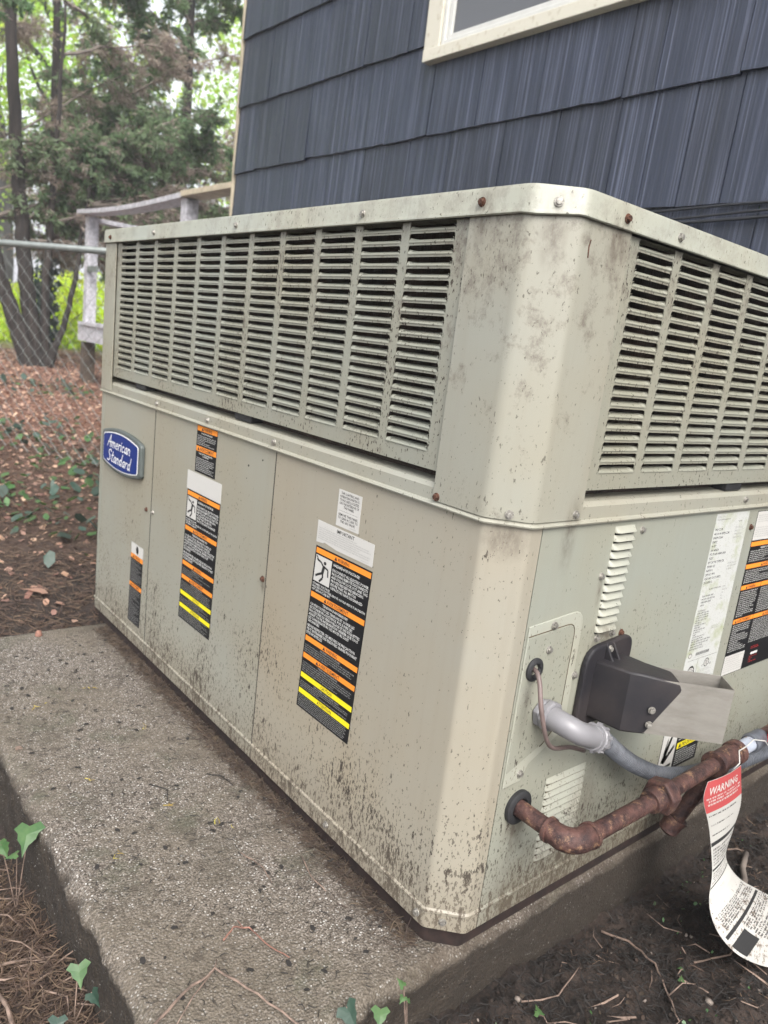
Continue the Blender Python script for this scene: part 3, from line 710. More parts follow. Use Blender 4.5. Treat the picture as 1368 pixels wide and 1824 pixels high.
needles(P, g, .020, .0011, m_twigd, 'root_litter', 'dark root hairs and rotted twigs on the mud right of the pad', .45)
P, g = scatter(900, (-.12, 1.15), (-.40, -.02), 68, lambda x, y, g: fbm(x * 9, y * 9, 0, 73, 3) > .05, .003)
needles(P, g, .022, .0012, m_needle, 'needle_litter', 'brown cedar needles scattered on the mud right of the pad', .4)
def crumbs(n, xr, yr, seed, size, mat, name, label, cond=None):
    P, g = scatter(n, xr, yr, seed, cond, .0)
    ico = np.array([(0, 0, 1), (.89, 0, .45), (.28, .85, .45), (-.72, .53, .45), (-.72, -.53, .45), (.28, -.85, .45), (.72, .53, -.45), (-.28, .85, -.45), (-.89, 0, -.45), (-.28, -.85, -.45), (.72, -.53, -.45), (0, 0, -1)])
    fc = np.array([(0, 1, 2), (0, 2, 3), (0, 3, 4), (0, 4, 5), (0, 5, 1), (1, 6, 2), (2, 7, 3), (3, 8, 4), (4, 9, 5), (5, 10, 1), (6, 7, 2), (7, 8, 3), (8, 9, 4), (9, 10, 5), (10, 6, 1), (11, 7, 6), (11, 8, 7), (11, 9, 8), (11, 10, 9), (11, 6, 10)])
    m = len(P); sz = size * np.minimum(g.lognormal(0, .5, m), 2.6); V = ico[None] * (1 + g.normal(size=(m, 12, 1)) * .22) * sz[:, None, None] * g.uniform(.6, 1.3, (m, 1, 3)) + P[:, None]
    F = fc[None] + (np.arange(m) * 12)[:, None, None]; o = npmesh(name, V.reshape(-1, 3), F.reshape(-1, 3), mat); return tag(o, label, 'soil crumbs', kind='stuff')
crumbs(5200, (-.12, 1.1), (-.42, -.004), 81, .0019, m_soil, 'soil_crumbs', 'dark soil crumbs and clods on the mud right of the slab')
crumbs(2200, (-.62, -.395), (.18, 1.3), 82, .0020, m_soil, 'soil_crumbs', 'dark soil crumbs in the gutter left of the slab', offpad)
crumbs(120, (-.12, 1.1), (-.42, -.02), 83, .0026, m_branch, 'grit', 'pale bits of grit and bark on the mud right of the slab')
P, g = scatter(150, (-.10, 1.1), (-.42, -.02), 84, None, .002)
flat_leaves(P, g, .010, m_needled, 'leaf_scraps', 'torn brown leaf scraps on the mud right of the slab', .5, .6)
P, g = scatter(420, (-.12, 1.1), (-.42, -.02), 85, lambda x, y, g: fbm(x * 7, y * 7, 0, 91, 3) > .12, .003)
flat_leaves(P, g, .006, m_ivy, 'moss_sprigs', 'tiny green moss sprigs on the mud right of the slab', .8, .6)
P, g = scatter(240, (-.62, -.395), (.18, 1.3), 86, offpad, .006)
needles(P, g, .055, .0018, m_twig, 'twig_litter', 'thin pale twigs lying over the needles left of the slab', .25)
P, g = scatter(90, (-.10, 1.1), (-.42, -.02), 87, None, .005)
needles(P, g, .06, .0022, m_twig, 'twig_litter', 'thin pale twigs on the mud right of the slab', .25)
# on the pad: along the base of the unit and loosely over the slab
g = np.random.default_rng(69); n = 4200; y = g.uniform(.05, 1.40, n); x = .004 - np.abs(g.normal(size=n)) * .014
needles(np.stack([x, y, np.full(n, PZ + .002)], 1), g, .018, .0012, m_needled, 'needle_litter', 'needles caught along the foot of the unit on the slab', .4)
n = 700; x = g.uniform(-.38, -.01, n); y = g.uniform(.02, 1.4, n)
needles(np.stack([x, y, np.full(n, PZ + .002)], 1), g, .012, .0010, m_twigd, 'needle_litter', 'small dark needle bits strewn over the slab', .1)
n = 8; x = g.uniform(-.36, -.02, n); y = g.uniform(.05, 1.3, n); P = np.repeat(np.stack([x, y, np.full(n, PZ + .003)], 1), 3, 0) + np.random.default_rng(3).normal(size=(24, 3)) * [.006, .006, 0]
needles(P, g, .014, .0013, m_needley, 'cedar_sprigs', 'yellow cedar sprig tips scattered over the slab', .1)
n = 110; x = g.uniform(-.36, -.01, n); y = g.uniform(.03, 1.35, n)
flat_leaves(np.stack([x, y, np.full(n, PZ + .0005)], 1), g, .0105, m_twigd, 'leaf_scraps', 'little black leaf scraps on the slab', .08, .55)

# ================================================================== PACKAGED AIR CONDITIONER
# world frame: long side is the plane x=0 (y .045 to 1.488), short side the plane y=0, foot at z=0
ac = thing('air_conditioner', 'sage green packaged air conditioner with louvered upper panels on the concrete slab', 'air conditioner', (0, 0, 0))
UW, UL, UC = 1.19, 1.533, .0445
T22 = math.tan(R(22.5))
def arcs(p0, p1, p2, r, n=3):
    p0, p1, p2 = Vector(p0), Vector(p1), Vector(p2); a_ = (p0 - p1).normalized(); b_ = (p2 - p1).normalized()
    out = []
    for k in range(n + 1):
        t = k / n; q = p1 + a_ * r * (1 - t) ** 2 + b_ * r * t ** 2; out.append((q.x, q.y))
    return out
def plan_closed(d, r=.006):
    c = UC - d * T22; x0, y0, x1, y1 = -d, -d, UW + d, UL + d; dd = d
    c2 = c + dd if False else c
    P = [(x0, UL - c), (x0, c), (c, y0), (UW - c, y0), (x1, c), (x1, UL - c), (UW - c, y1), (c, y1)]
    out = []
    for i in range(8): out += arcs(P[i - 1], P[i], P[(i + 1) % 8], r)
    return out
def plan_open(d, ya, xb, r=.006):
    c = UC - d * T22
    return [(-d, ya)] + arcs((-d, ya), (-d, c), (c, -d), r) + arcs((-d, c), (c, -d), (xb, -d), r) + [(xb, -d)]
def sweep_plan(prof, planf, closed):
    rings = [planf(d) for d, z in prof]          # one polyline per profile point
    n = len(rings[0]); sec = [[(rings[k][i][0], rings[k][i][1], prof[k][1]) for k in range(len(prof))] for i in range(n)]
    if closed: sec.append(sec[0])
    return MB().sweep(sec, True, not closed)
# face frame helper: A = long side (viewer at -x), B = short side (viewer at -y)
def FP(face, h, z, d): return (-d, h, z) if face == 'A' else (h, -d, z)
SG = {'A': -1, 'B': 1}
def shell(d=-.006): return sweep_plan([(d, .004), (d, .63), (d - .004, .63), (d - .004, .004)], plan_closed, True)
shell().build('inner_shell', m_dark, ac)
# dark inner cell of the condenser section with the coil wrapped inside
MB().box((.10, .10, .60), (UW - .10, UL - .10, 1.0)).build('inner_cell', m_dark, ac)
cl = sweep_plan([(-.034, .655), (-.034, 1.02), (-.07, 1.02), (-.07, .655)], plan_closed, True); coil = cl.build('condenser_coil', m_coil, ac)
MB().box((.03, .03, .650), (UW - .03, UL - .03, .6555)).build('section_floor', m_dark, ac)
LIP = [(0, .6275), (0, .036), (.0028, .0335), (.0028, .0300), (.0006, .0275), (.0006, .002), (-.003, .002), (-.003, .6275)]
# lower panels of the long side
def panelA(y0, y1, prof=LIP):
    mb = MB(); mb.sweep([[(-d, y, z) for d, z in prof] for y in (y0, y1)][::-1], True, True); return mb
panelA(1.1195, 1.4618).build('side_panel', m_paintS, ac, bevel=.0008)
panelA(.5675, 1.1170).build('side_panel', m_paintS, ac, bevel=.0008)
MB().box((-.0010, 1.1194, .003), (.001, 1.1203, .626)).build('panel_flange', m_paintA, ac)
sweep_plan(LIP, lambda d: plan_open(d, .5650, .0685), False).build('corner_panel', m_paintW, ac, smooth=True, angle=30)
m_joint = plain('dark panel joint', (.040, .031, .024), .9, .3, 80)  # dark strips laid over the panel seams so they read as lines
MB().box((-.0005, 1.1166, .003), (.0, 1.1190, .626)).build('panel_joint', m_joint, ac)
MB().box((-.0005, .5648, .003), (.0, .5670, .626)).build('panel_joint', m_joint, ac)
# far corners and hidden sides
def mirror(mb, mx, my):
    mb.v = [((UW - x) if mx else x, (UL - y) if my else y, z) for x, y, z in mb.v]; return mb
mirror(sweep_plan(LIP, lambda d: plan_open(d, .07, .2), False), 0, 1).build('corner_panel', m_paintA, ac)
mirror(sweep_plan(LIP, lambda d: plan_open(d, .7, .2), False), 1, 1).build('corner_panel', m_paintA, ac)
MB().box((.2, UL - .003, .002), (UW - .2, UL, .6275)).build('rear_panel', m_paintA, ac)
MB().box((UW - .003, .05, .002), (UW, UL - .7, .6275)).build('rear_panel', m_paintA, ac)
# base rail
sweep_plan([(-.010, -.0305), (-.010, .0015), (-.04, .0015), (-.04, -.0305)], plan_closed, True).build('base_rail', m_rail, ac)
# trim bead and shelf between the two sections
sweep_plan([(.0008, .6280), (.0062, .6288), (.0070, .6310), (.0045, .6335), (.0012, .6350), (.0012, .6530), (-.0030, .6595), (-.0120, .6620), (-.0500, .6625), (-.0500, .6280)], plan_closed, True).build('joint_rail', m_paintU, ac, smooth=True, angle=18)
# upper corner posts
PO = [(.0040, .6365), (.0040, 1.030), (.0022, 1.030), (.0022, .6365)]
for mx, my, ya, xb, nm in ((0, 0, .1415, .1440, 'corner_post'), (0, 1, UL - 1.4095, .144, 'corner_post'), (1, 0, .14, .14, 'corner_post'), (1, 1, .14, .14, 'corner_post')):
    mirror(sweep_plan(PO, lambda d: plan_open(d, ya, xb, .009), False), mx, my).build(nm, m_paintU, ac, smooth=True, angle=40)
# lid
cap = [(.0085, 1.0140), (.0100, 1.0155), (.0092, 1.0195), (.0085, 1.0210), (.0085, 1.0420), (.0060, 1.0475), (.0000, 1.0490), (-.03, 1.0492), (-.03, 1.0470), (.0065, 1.0440), (.0070, 1.0140)]
mb = sweep_plan(cap, lambda d: plan_closed(d, .010), True)
def capwob(p):
    x, y, z = p
    near = math.exp(-((x + y - .05) / .05) ** 2)
    if z < 1.03: z += -.0022 * near * math.sin(3.0 + (x - y) * 46) - .0012 * float(vnoise(x * 9, y * 9, 0, 77))
    return (x, y, z)
mb.v = [capwob(p) for p in mb.v]
lid = mb.build('lid', m_cap, ac, smooth=True, angle=35)
pl = plan_closed(-.029); MB().extrude([(x, y, 1.0472) for x, y in pl], (0, 0, .0018)).build('lid_top', m_cap, lid)

# louvered panels
RP = (1.000 - .6995) / 19; NR = 20
def louver_panel(face, h0, h1, cols, cw, seed):
    mb = MB(); s = SG[face]; zb, zt = .6765, 1.0135; cr_ = .0042; oh = RP - .0024
    def q(*pts): mb.add([FP(face, h, z, d) for h, z, d in pts], [tuple(range(len(pts)))])
    th = .0013
    cols = sorted(cols); edges = []
    rows = [1.0 - RP * k for k in range(NR)]; zlow = rows[-1]; ztop = zt
    # vertical strips between columns, then the strips above / below
    vs_ = [h0] + [v for c in cols for v in (c, c + cw)] + [h1]
    for a_, b_ in zip(vs_[0::2], vs_[1::2]): q((a_, zlow, 0), (b_, zlow, 0), (b_, zt, 0), (a_, zt, 0))
    q((h0, zb, 0), (h1, zb, 0), (h1, zlow, 0), (h0, zlow, 0))
    for c in cols:
        for k, z in enumerate(rows):
            top = min(z + oh, zt - .0002); nxt = rows[k - 1] if k else zt
            hole = [(c, z), (c + cw, z)]
            for t in range(5): an = t / 4 * math.pi / 2; hole.append((c + cw - cr_ + cr_ * math.cos(an), top - cr_ + cr_ * math.sin(an)))
            for t in range(5): an = math.pi / 2 + t / 4 * math.pi / 2; hole.append((c + cr_ + cr_ * math.cos(an), top - cr_ + cr_ * math.sin(an)))
            # corner webs + strip above the hole
            q((c, top - cr_, 0), *[(h, zz, 0) for h, zz in hole[7:][::-1][1:]], (c, top, 0))
            q((c + cw, top, 0), *[(h, zz, 0) for h, zz in hole[2:7][::-1][:-1]], (c + cw, top - cr_, 0))
            q((c, top, 0), (c + cw, top, 0), (c + cw, nxt, 0), (c, nxt, 0))
            n = len(hole)
            for i in range(1, n):
                a_, b_ = hole[i], hole[(i + 1) % n]; q((a_[0], a_[1], 0), (a_[0], a_[1], -th), (b_[0], b_[1], -th), (b_[0], b_[1], 0))
    # folded rim
    rim = [(h0, zb), (h1, zb), (h1, zt), (h0, zt)]
    for i in range(4):
        (a0, b0), (a1, b1) = rim[i], rim[(i + 1) % 4]
        q((a0, b0, 0), (a0, b0, -.022), (a1, b1, -.022), (a1, b1, 0))
    p = mb.build('louver_panel', m_mull, ac)
    bl = MB(); prof = [(0.0, 0.0), (.0013, .0012), (.0008, .0026), (-.0020, .0046), (-.0060, .0062), (-.0105, .0073), (-.0130, .0078)]
    fr = [0, .012, .05, .5, .95, .988, 1]
    secs = []
    for f in fr:
        e = min(f, 1 - f); k = min(1, e / .05); k = k ** .5 if k > 0 else 0
        ins = 0; secs.append([(f * cw, zz * (1 - .0 * k), d * k + (.0 if d >= 0 else 0)) for d, zz in prof])
    top_in = .0045
    P = []
    for si, f in enumerate(fr):
        for (h, zz, d) in secs[si]:
            t = zz / .0078; hh = cw / 2 + (h - cw / 2) * (1 - (2 * top_in / cw) * t * t); P.append(FP(face, hh, zz, d))
    m_ = len(prof); Fq = [(i * m_ + j, (i + 1) * m_ + j, (i + 1) * m_ + j + 1, i * m_ + j + 1) for i in range(len(fr) - 1) for j in range(m_ - 1)]
    bl.add(P, Fq); me = bl.mesh('louver_blade', m_grille, True)
    return p, me, rows
colsA = [1.380 - .1116 * i - .0945 for i in range(11)]
pA, meA, rows = louver_panel('A', .1425, 1.4085, colsA, .0945, 1)
for c in colsA:
    for z in rows:
        b_ = place('louver_blade', meA, pA); b_.location = (0, c, z)
colsB = [.1699 + .1082 * i for i in range(8)]
pB, meB, _ = louver_panel('B', .1455, 1.045, colsB, .0900, 2)
restB = MB(); vv = [tuple(v.co) for v in meB.vertices]; ff = [tuple(p.vertices) for p in meB.polygons]
for i, c in enumerate(colsB):
    for z in rows:
        if i < 4: b_ = place('louver_blade', meB, pB); b_.location = (c, 0, z)
        else: restB.add([(x + c, y, zz + z) for x, y, zz in vv], ff)
o = restB.build('louver_blade', m_grille, pB, smooth=True); o['kind'] = 'stuff'
for y0, y1 in ((.677, .742), (1.20, 1.26)): MB().box((.004, y0, .6628), (.03, y1, .6755)).build('rubber_block', m_rub, ac, bevel=.001)
for x0, x1 in ((.566, .622),): MB().box((x0, .003, .6628), (x1, .03, .6755)).build('rubber_block', m_rub, ac, bevel=.001)

# short side, lower panel
mb = MB(); mb.sweep([[(x, -d, z) for d, z in LIP] for x in (.0705, UW - .045)], True, True); pBl = mb.build('end_panel', m_paintA, ac)
mirror(sweep_plan(LIP, lambda d: plan_open(d, .07, .043), False), 1, 0).build('corner_panel', m_paintA, ac)
def bulge(h0, h1, hgt, proud):
    fr = [0, .015, .05, .12, .88, .95, .985, 1]; sc_ = [0, .45, .8, 1, 1, .8, .45, 0]; prof = [(0, hgt), (.25, hgt * .82), (.6, hgt * .5), (.93, hgt * .22), (1, hgt * .12), (.9, hgt * .04), (0, 0)]
    P = [(h0 + (h1 - h0) * f, -(proud * d * s_ + .0002), z) for f, s_ in zip(fr, sc_) for d, z in prof]; m_ = len(prof)
    return MB().add(P, [(i * m_ + j, i * m_ + j + 1, (i + 1) * m_ + j + 1, (i + 1) * m_ + j) for i in range(len(fr) - 1) for j in range(m_ - 1)])
me = bulge(0, .052, .0104, .0080).mesh('vent_louver', m_bulge, True, 50)
for k in range(13): b_ = place('vent_louver', me, ac); b_.location = (.2405 - .0004 * k, 0, .6090 - .01305 * k)
me = bulge(0, .104, .0092, .0048).mesh('vent_louver', m_bulge, True, 50)
for k in range(12): b_ = place('vent_louver', me, ac); b_.location = (.1815 + .0003 * k, 0, .2095 - .0126 * k)
sl = MB().box((.0015, -.0012, -.0030), (.0505, -.0002, .0012)).mesh('vent_shade_strip', m_dark)  # dark strips standing for the shadow line and dirt under each vent
for k in range(13): b_ = place('vent_shade_strip', sl, ac); b_.location = (.2405 - .0004 * k, 0, .6090 - .01305 * k)
sl = MB().box((.003, -.0012, -.0036), (.101, -.0002, .0012)).mesh('vent_shade_strip', m_seam)
for k in range(12): b_ = place('vent_shade_strip', sl, ac); b_.location = (.1815 + .0003 * k, 0, .2095 - .0126 * k)
# pressed access plate
def rpoly(pts, rads, n=5):
    out = []
    for i, p in enumerate(pts): out += arcs(pts[i - 1], p, pts[(i + 1) % len(pts)], rads[i], n) if rads[i] else [p]
    return out
o1 = rpoly([(.074, .236), (.074, .4865), (.199, .497), (.199, .300)], [0, 0, .028, 0]) + [(.125, .262), (.112, .238)]
MB().extrude([(x, -.0002, z) for x, z in o1], (0, -.0022, 0)).build('access_cover', m_bulge, ac, bevel=.0012)
i1 = rpoly([(.076, .2600), (.076, .4700), (.180, .4770), (.180, .318), (.150, .290)], [0, 0, .018, .010, .006], 4)
MB().extrude([(x, -.0018, z) for x, z in i1], (0, -.0016, 0)).build('access_cover', m_paintA, ac, bevel=.0010)
i2 = rpoly([(.0755, .2585), (.0755, .4713), (.1812, .4784), (.1812, .317), (.151, .2886)], [0, 0, .019, .011, .007], 4)
MB().tube([(x, -.00255, z) for x, z in i2[1:]], .0009, 4).build('access_joint', m_seam, ac)
# screws
def screw(mat):
    mb = MB(); mb.disc((0, 0, 0), (0, -1, 0), .0062, .0012, 18, .0058); mb.disc((0, -.0011, 0), (0, -1, 0), .0043, .0034, 6, .0040)
    mb.disc((0, -.0044, 0), (0, -1, 0), .0034, .0003, 6, .0024); return mb.mesh('hex_screw', mat)
ms, msr = screw(m_bolt), screw(m_boltr)
def put_screw(face, h, z, d, rust=False, ang=0):
    o = place('hex_screw', msr if rust else ms, ac); o.location = FP(face, h, z, d)
    o.rotation_euler = (0, random.uniform(0, 1), {'A': -math.pi / 2, 'B': 0, 'C': -math.pi / 4}[face] if not ang else ang) if face != 'C' else (0, 0, 0)
    return o
for h, z, r_ in ((1.441, 1.027, 1), (1.162, 1.029, 0), (.768, 1.029, 0), (.369, 1.029, 0), (.119, 1.030, 1)): put_screw('A', h, z, .0086, r_)
for h, z, r_ in ((1.112, .643, 0), (.846, .643, 0), (.577, .643, 0)): put_screw('A', h, z, .0014, r_)
put_screw('A', .134, .642, .0040, 1)
for h, z, r_, d in ((1.145, .376, 1, 0), (1.106, .378, 0, 0), (.575, .379, 1, .0016), (.30, .016, 0, .0006), (.06, .016, 0, .0006)): put_screw('A', h, z, d, r_)
for h, z, r_ in ((.123, 1.029, 1), (.251, 1.029, 0), (.64, 1.029, 0)): put_screw('B', h, z, .0086, r_)
for h, z, r_, d in ((.130, .644, 0, .004), (.640, .645, 0, .0014), (.316, .609, 0, 0), (.227, .543, 0, 0), (.246, .441, 0, 0), (.286, .444, 0, 0), (.312, .440, 1, 0), (.201, .390, 0, .0024),
                    (.128, .4815, 0, .0034), (.125, .445, 0, .0036), (.108, .2515, 0, .0026), (.690, .590, 1, 0)): put_screw('B', h, z, d, r_)
for z, d, t in ((1.029, .0088, .5), (.6440, .0042, .5), (.016, .0008, .45)):
    o = place('hex_screw', ms, ac); c = UC - d * T22; o.location = (c * t - d * .0 + (-d) * (1 - t), c * (1 - t) - d * t, z); o.rotation_euler = (0, .3, -math.pi / 4)
# holes knocked in the enamel
for h, z, r_ in ((.664, .582, .0022), (.613, .602, .0018), (.668, .556, .001)): MB().disc((-.0001, h, z), (-1, 0, 0), r_, .0004, 8).build('rust_spot', m_twigd, ac)
MB().tube([(.062, -.0042, .993), (.060, -.0044, .985), (.0615, -.0042, .972)], .0011, 5).build('paint_scratch', m_boltr, ac)

# ---- badge
def outline(hw, hz, bulge_, n=10, corner=.012):
    pts = []
    for k in range(n + 1):
        t = -1 + 2 * k / n; pts.append((t * (hw - corner), -hz - bulge_ * (1 - t * t)))
    for k in range(1, 4): an = -math.pi / 2 + k / 4 * math.pi / 2; pts.append((hw - corner + corner * math.cos(an), -hz + corner + corner * math.sin(an)))
    top = [(x, -y) for x, y in pts[::-1]]; right = pts
    full = right + top
    left = [(-x, y) for x, y in full[::-1]]
    # keep one loop
    out = [p for p in right[:n + 1]] + right[n + 1:] + [(x, -y) for x, y in right[n + 1:][::-1]] + [(x, -y) for x, y in right[:n + 1][::-1]] + [(-x, -y) for x, y in right[n + 1:]] + [(-x, y) for x, y in right[n + 1:][::-1]]
    return out
BY, BZ = 1.303, .4890
def badge_plate(hw, hz, bu, d0, d1, name, mat, parent, bev=None, cor=.012):
    return MB().extrude([FP('A', BY - x, BZ + y, d0) for x, y in outline(hw, hz, bu, corner=cor)], (-(d1 - d0), 0, 0)).build(name, mat, parent, bevel=bev)
badge = badge_plate(.136, .0455, .0125, .0, .0125, 'badge', m_badge, ac, .004, .016)
badge_plate(.1215, .0375, .0110, .0122, .0134, 'badge_border', m_silver, badge, None, .012)
badge_plate(.1185, .0352, .0106, .0130, .0140, 'badge_face', m_blue, badge, None, .011)
GL = {'A': (.52, [[(0, 0), (.14, .5), (.3, 1), (.40, 0)], [(.04, .36), (.46, .42)]]), 'm': (.52, [[(0, .5), (0, 0)], [(0, .33), (.12, .5), (.2, .42), (.2, 0)], [(.2, .33), (.32, .5), (.4, .42), (.42, 0)]]),
      'e': (.37, [[(.02, .24), (.27, .30), (.24, .46), (.13, .5), (.02, .34), (.03, .12), (.13, 0), (.30, .08)]]), 'r': (.28, [[(0, .5), (0, 0)], [(0, .3), (.1, .48), (.24, .47)]]),
      'i': (.15, [[(0, .5), (0, .06), (.06, 0)], [(.01, .66), (.03, .73)]]), 'c': (.35, [[(.26, .42), (.14, .5), (.02, .34), (.03, .12), (.13, 0), (.29, .08)]]),
      'a': (.38, [[(.26, .42), (.14, .5), (.02, .34), (.03, .1), (.11, 0), (.22, .12), (.27, .5)], [(.26, .4), (.28, .05), (.33, 0)]]), 'n': (.36, [[(0, .5), (0, 0)], [(0, .33), (.14, .5), (.24, .42), (.25, .05), (.3, 0)]]),
      'S': (.48, [[(.40, .84), (.28, 1), (.1, .92), (.06, .72), (.3, .46), (.34, .2), (.2, 0), (0, .1)]]), 't': (.30, [[(.12, .88), (.08, .1), (.16, 0), (.25, .06)], [(0, .54), (.26, .60)]]),
      'd': (.40, [[(.26, .42), (.14, .5), (.02, .34), (.03, .1), (.11, 0), (.22, .12), (.27, .3)], [(.31, 1), (.26, .3), (.29, .04), (.34, 0)]])}
mb = MB()
for word, s0, z0, em in (('American', -.088, .0050, .0450), ('Standard', -.086, -.0330, .0450)):
    cx = s0
    for ch in word:
        wd_, st = GL[ch]
        for pl in st:
            pts = [(cx + (x + .22 * y) * em * 1.08, z0 + y * em * .70) for x, y in pl]
            for (xa, za), (xb, zb_) in zip(pts[:-1], pts[1:]):
                dx, dz = xb - xa, zb_ - za; L = math.hypot(dx, dz) + 1e-9; dx, dz = dx / L, dz / L; tk = .0012
                xa, za, xb2, zb2 = xa - dx * tk * .6, za - dz * tk * .6, xb + dx * tk * .6, zb_ + dz * tk * .6; nx_, nz_ = -dz * tk, dx * tk
                P = [(xa + nx_, za + nz_), (xa - nx_, za - nz_), (xb2 - nx_, zb2 - nz_), (xb2 + nx_, zb2 + nz_)]
                jj = random.uniform(0, .0002); mb.extrude([FP('A', BY - x, BZ + z, .0136 + jj) for x, z in P], (-.0008, 0, 0))
        cx += wd_ * em * 1.22
mb.build('badge_lettering', m_silver, badge)

# ---- printed labels
TEXTQ = []
class Label:
    def __init__(s, face, h0, z1, w_, h_, mat, lab, skew=0.0, th=.0003, base=0.0, poly=None):
        s.face, s.h0, s.z1, s.k, s.base = face, h0, z1, skew, base; s.top = base + th; s.th = th
        P = poly or [(0, 0), (w_, 0), (w_, h_), (0, h_)]
        s.o = MB().extrude([s.P(a_, b_, base + .00005) for a_, b_ in P], FP(face, 0, 0, th)).build('sticker', mat, ac); s.o['label'] = lab
        s.lay = 0; s.acc = {}
    def P(s, a_, t, d): return FP(s.face, s.h0 + SG[s.face] * a_ + s.k * t, s.z1 - t, d)
    def rect(s, a0, a1, t0, t1, mat, name, lift=.00012):
        key = (name, mat.name, len(s.acc) if name.endswith('band') or name == 'header' else 0)
        mb = s.acc.setdefault(key, (MB(), mat))[0]
        mb.extrude([s.P(a0, t0, s.top - .00002), s.P(a1, t0, s.top - .00002), s.P(a1, t1, s.top - .00002), s.P(a0, t1, s.top - .00002)], FP(s.face, 0, 0, lift))
    def poly(s, pts, mat, name, lift=.00012):
        mb = s.acc.setdefault((name, mat.name, 0), (MB(), mat))[0]
        mb.extrude([s.P(a_, t, s.top - .00002) for a_, t in pts], FP(s.face, 0, 0, lift))
    def text(s, body, a0, a1, t0, t1, mat, align='LEFT', lift=.00022): TEXTQ.append((s, body, a0, a1, t0, t1, mat, align, lift))
    def micro(s, a0, a1, t0, t1, rows, mat, fill=.9, hgt=.52, lift=.00022, word=6, seed=0, name='fine_print'):
        g = random.Random(seed + int(a0 * 1e4) + int(t0 * 1e5)); rh = (t1 - t0) / rows
        mb = s.acc.setdefault((name, mat.name, 0), (MB(), mat))[0]; lh = rh * hgt; lw = lh * .62; top = s.top - .00002 + lift
        for r_ in range(rows):
            x = a0; end = a1 - (g.random() * .35 if g.random() < .3 else g.random() * .06) * (a1 - a0)
            if g.random() > fill: end = a0 + (a1 - a0) * g.uniform(.2, .6)
            tt = t0 + r_ * rh
            while x < end:
                for _ in range(g.randint(2, word)):
                    if x > end: break
                    k = g.random(); y0, y1 = tt, tt + lh
                    if k < .3: bars = [(0, .30, 0, 1), (.3, 1, 0, .28)]
                    elif k < .6: bars = [(0, .30, 0, 1), (.7, 1, 0, 1)]
                    elif k < .8: bars = [(0, 1, .36, .64), (.35, .65, 0, 1)]
                    else: bars = [(0, 1, 0, .26), (0, 1, .74, 1)]
                    for (u0, u1, v0, v1) in bars:
                        mb.add([s.P(x + lw * u, y0 + (y1 - y0) * v, top) for u, v in ((u0, v0), (u0, v1), (u1, v1), (u1, v0))], [(0, 1, 2, 3)])
                    x += lw * 1.25
                x += lw * .9
    def band(s, t0, t1, col, word, wd=.5, a0=.0022, a1=None, cx=None, tri=True, wmax=None):
        a1 = a1 if a1 is not None else s.w - .0022; s.rect(a0, a1, t0, t1, col, 'orange_band' if col is m_orange else 'yellow_band')
        c = (a0 + a1) / 2 if cx is None else cx; hh = (t1 - t0); cw_ = hh * .80 * len(word) * .62; pad_ = hh * .14
        if wmax: cw_ = min(cw_, wmax)
        s.text(word, c - cw_ / 2 + hh * .3, c + cw_ / 2 + hh * .3, t0 + pad_, t1 - pad_, m_txtk, 'CENTER', .00030)
        if tri:
            x = c - cw_ / 2 - hh * .25; s.poly([(x - hh * .42, t1 - pad_), (x + hh * .42, t1 - pad_), (x, t0 + pad_)], m_txtk, 'warning_triangle', .00026)
    def done(s):
        for (name, mn, k), (mb, mat) in s.acc.items():
            o = mb.build(name, mat, s.o)
            if name in ('fine_print', 'warning_triangle', 'barcode', 'dashed_rule'): o['kind'] = 'stuff'
def falling_man(L, a0, t0, w_, h_):
    L.rect(a0, a0 + w_, t0, t0 + h_, m_white, 'pictogram')
    def q(pts, wd):
        for (xa, ya), (xb, yb) in zip(pts[:-1], pts[1:]):
            dx, dy = xb - xa, yb - ya; l = math.hypot(dx, dy); nx_, ny_ = -dy / l * wd / 2, dx / l * wd / 2
            L.poly([(a0 + (x) * w_, t0 + y * h_) for x, y in ((xa + nx_, ya + ny_), (xb + nx_, yb + ny_), (xb - nx_, yb - ny_), (xa - nx_, ya - ny_))], m_txtk, 'pictogram_figure', .00026)
    c = [(a0 + (.60 + .085 * math.cos(t)) * w_, t0 + (.20 + .065 * math.sin(t)) * h_) for t in np.linspace(0, 6.283, 12)[:-1]]
    L.poly(c, m_txtk, 'pictogram_figure', .00026)
    q([(.56, .31), (.50, .62)], .15); q([(.55, .33), (.82, .40), (.86, .66)], .07); q([(.53, .35), (.36, .22), (.12, .16)], .07)
    q([(.50, .60), (.28, .70), (.10, .80)], .09); q([(.52, .60), (.55, .78), (.36, .96)], .09); q([(.04, .04), (.14, .11), (.10, .16), (.24, .22)], .05)

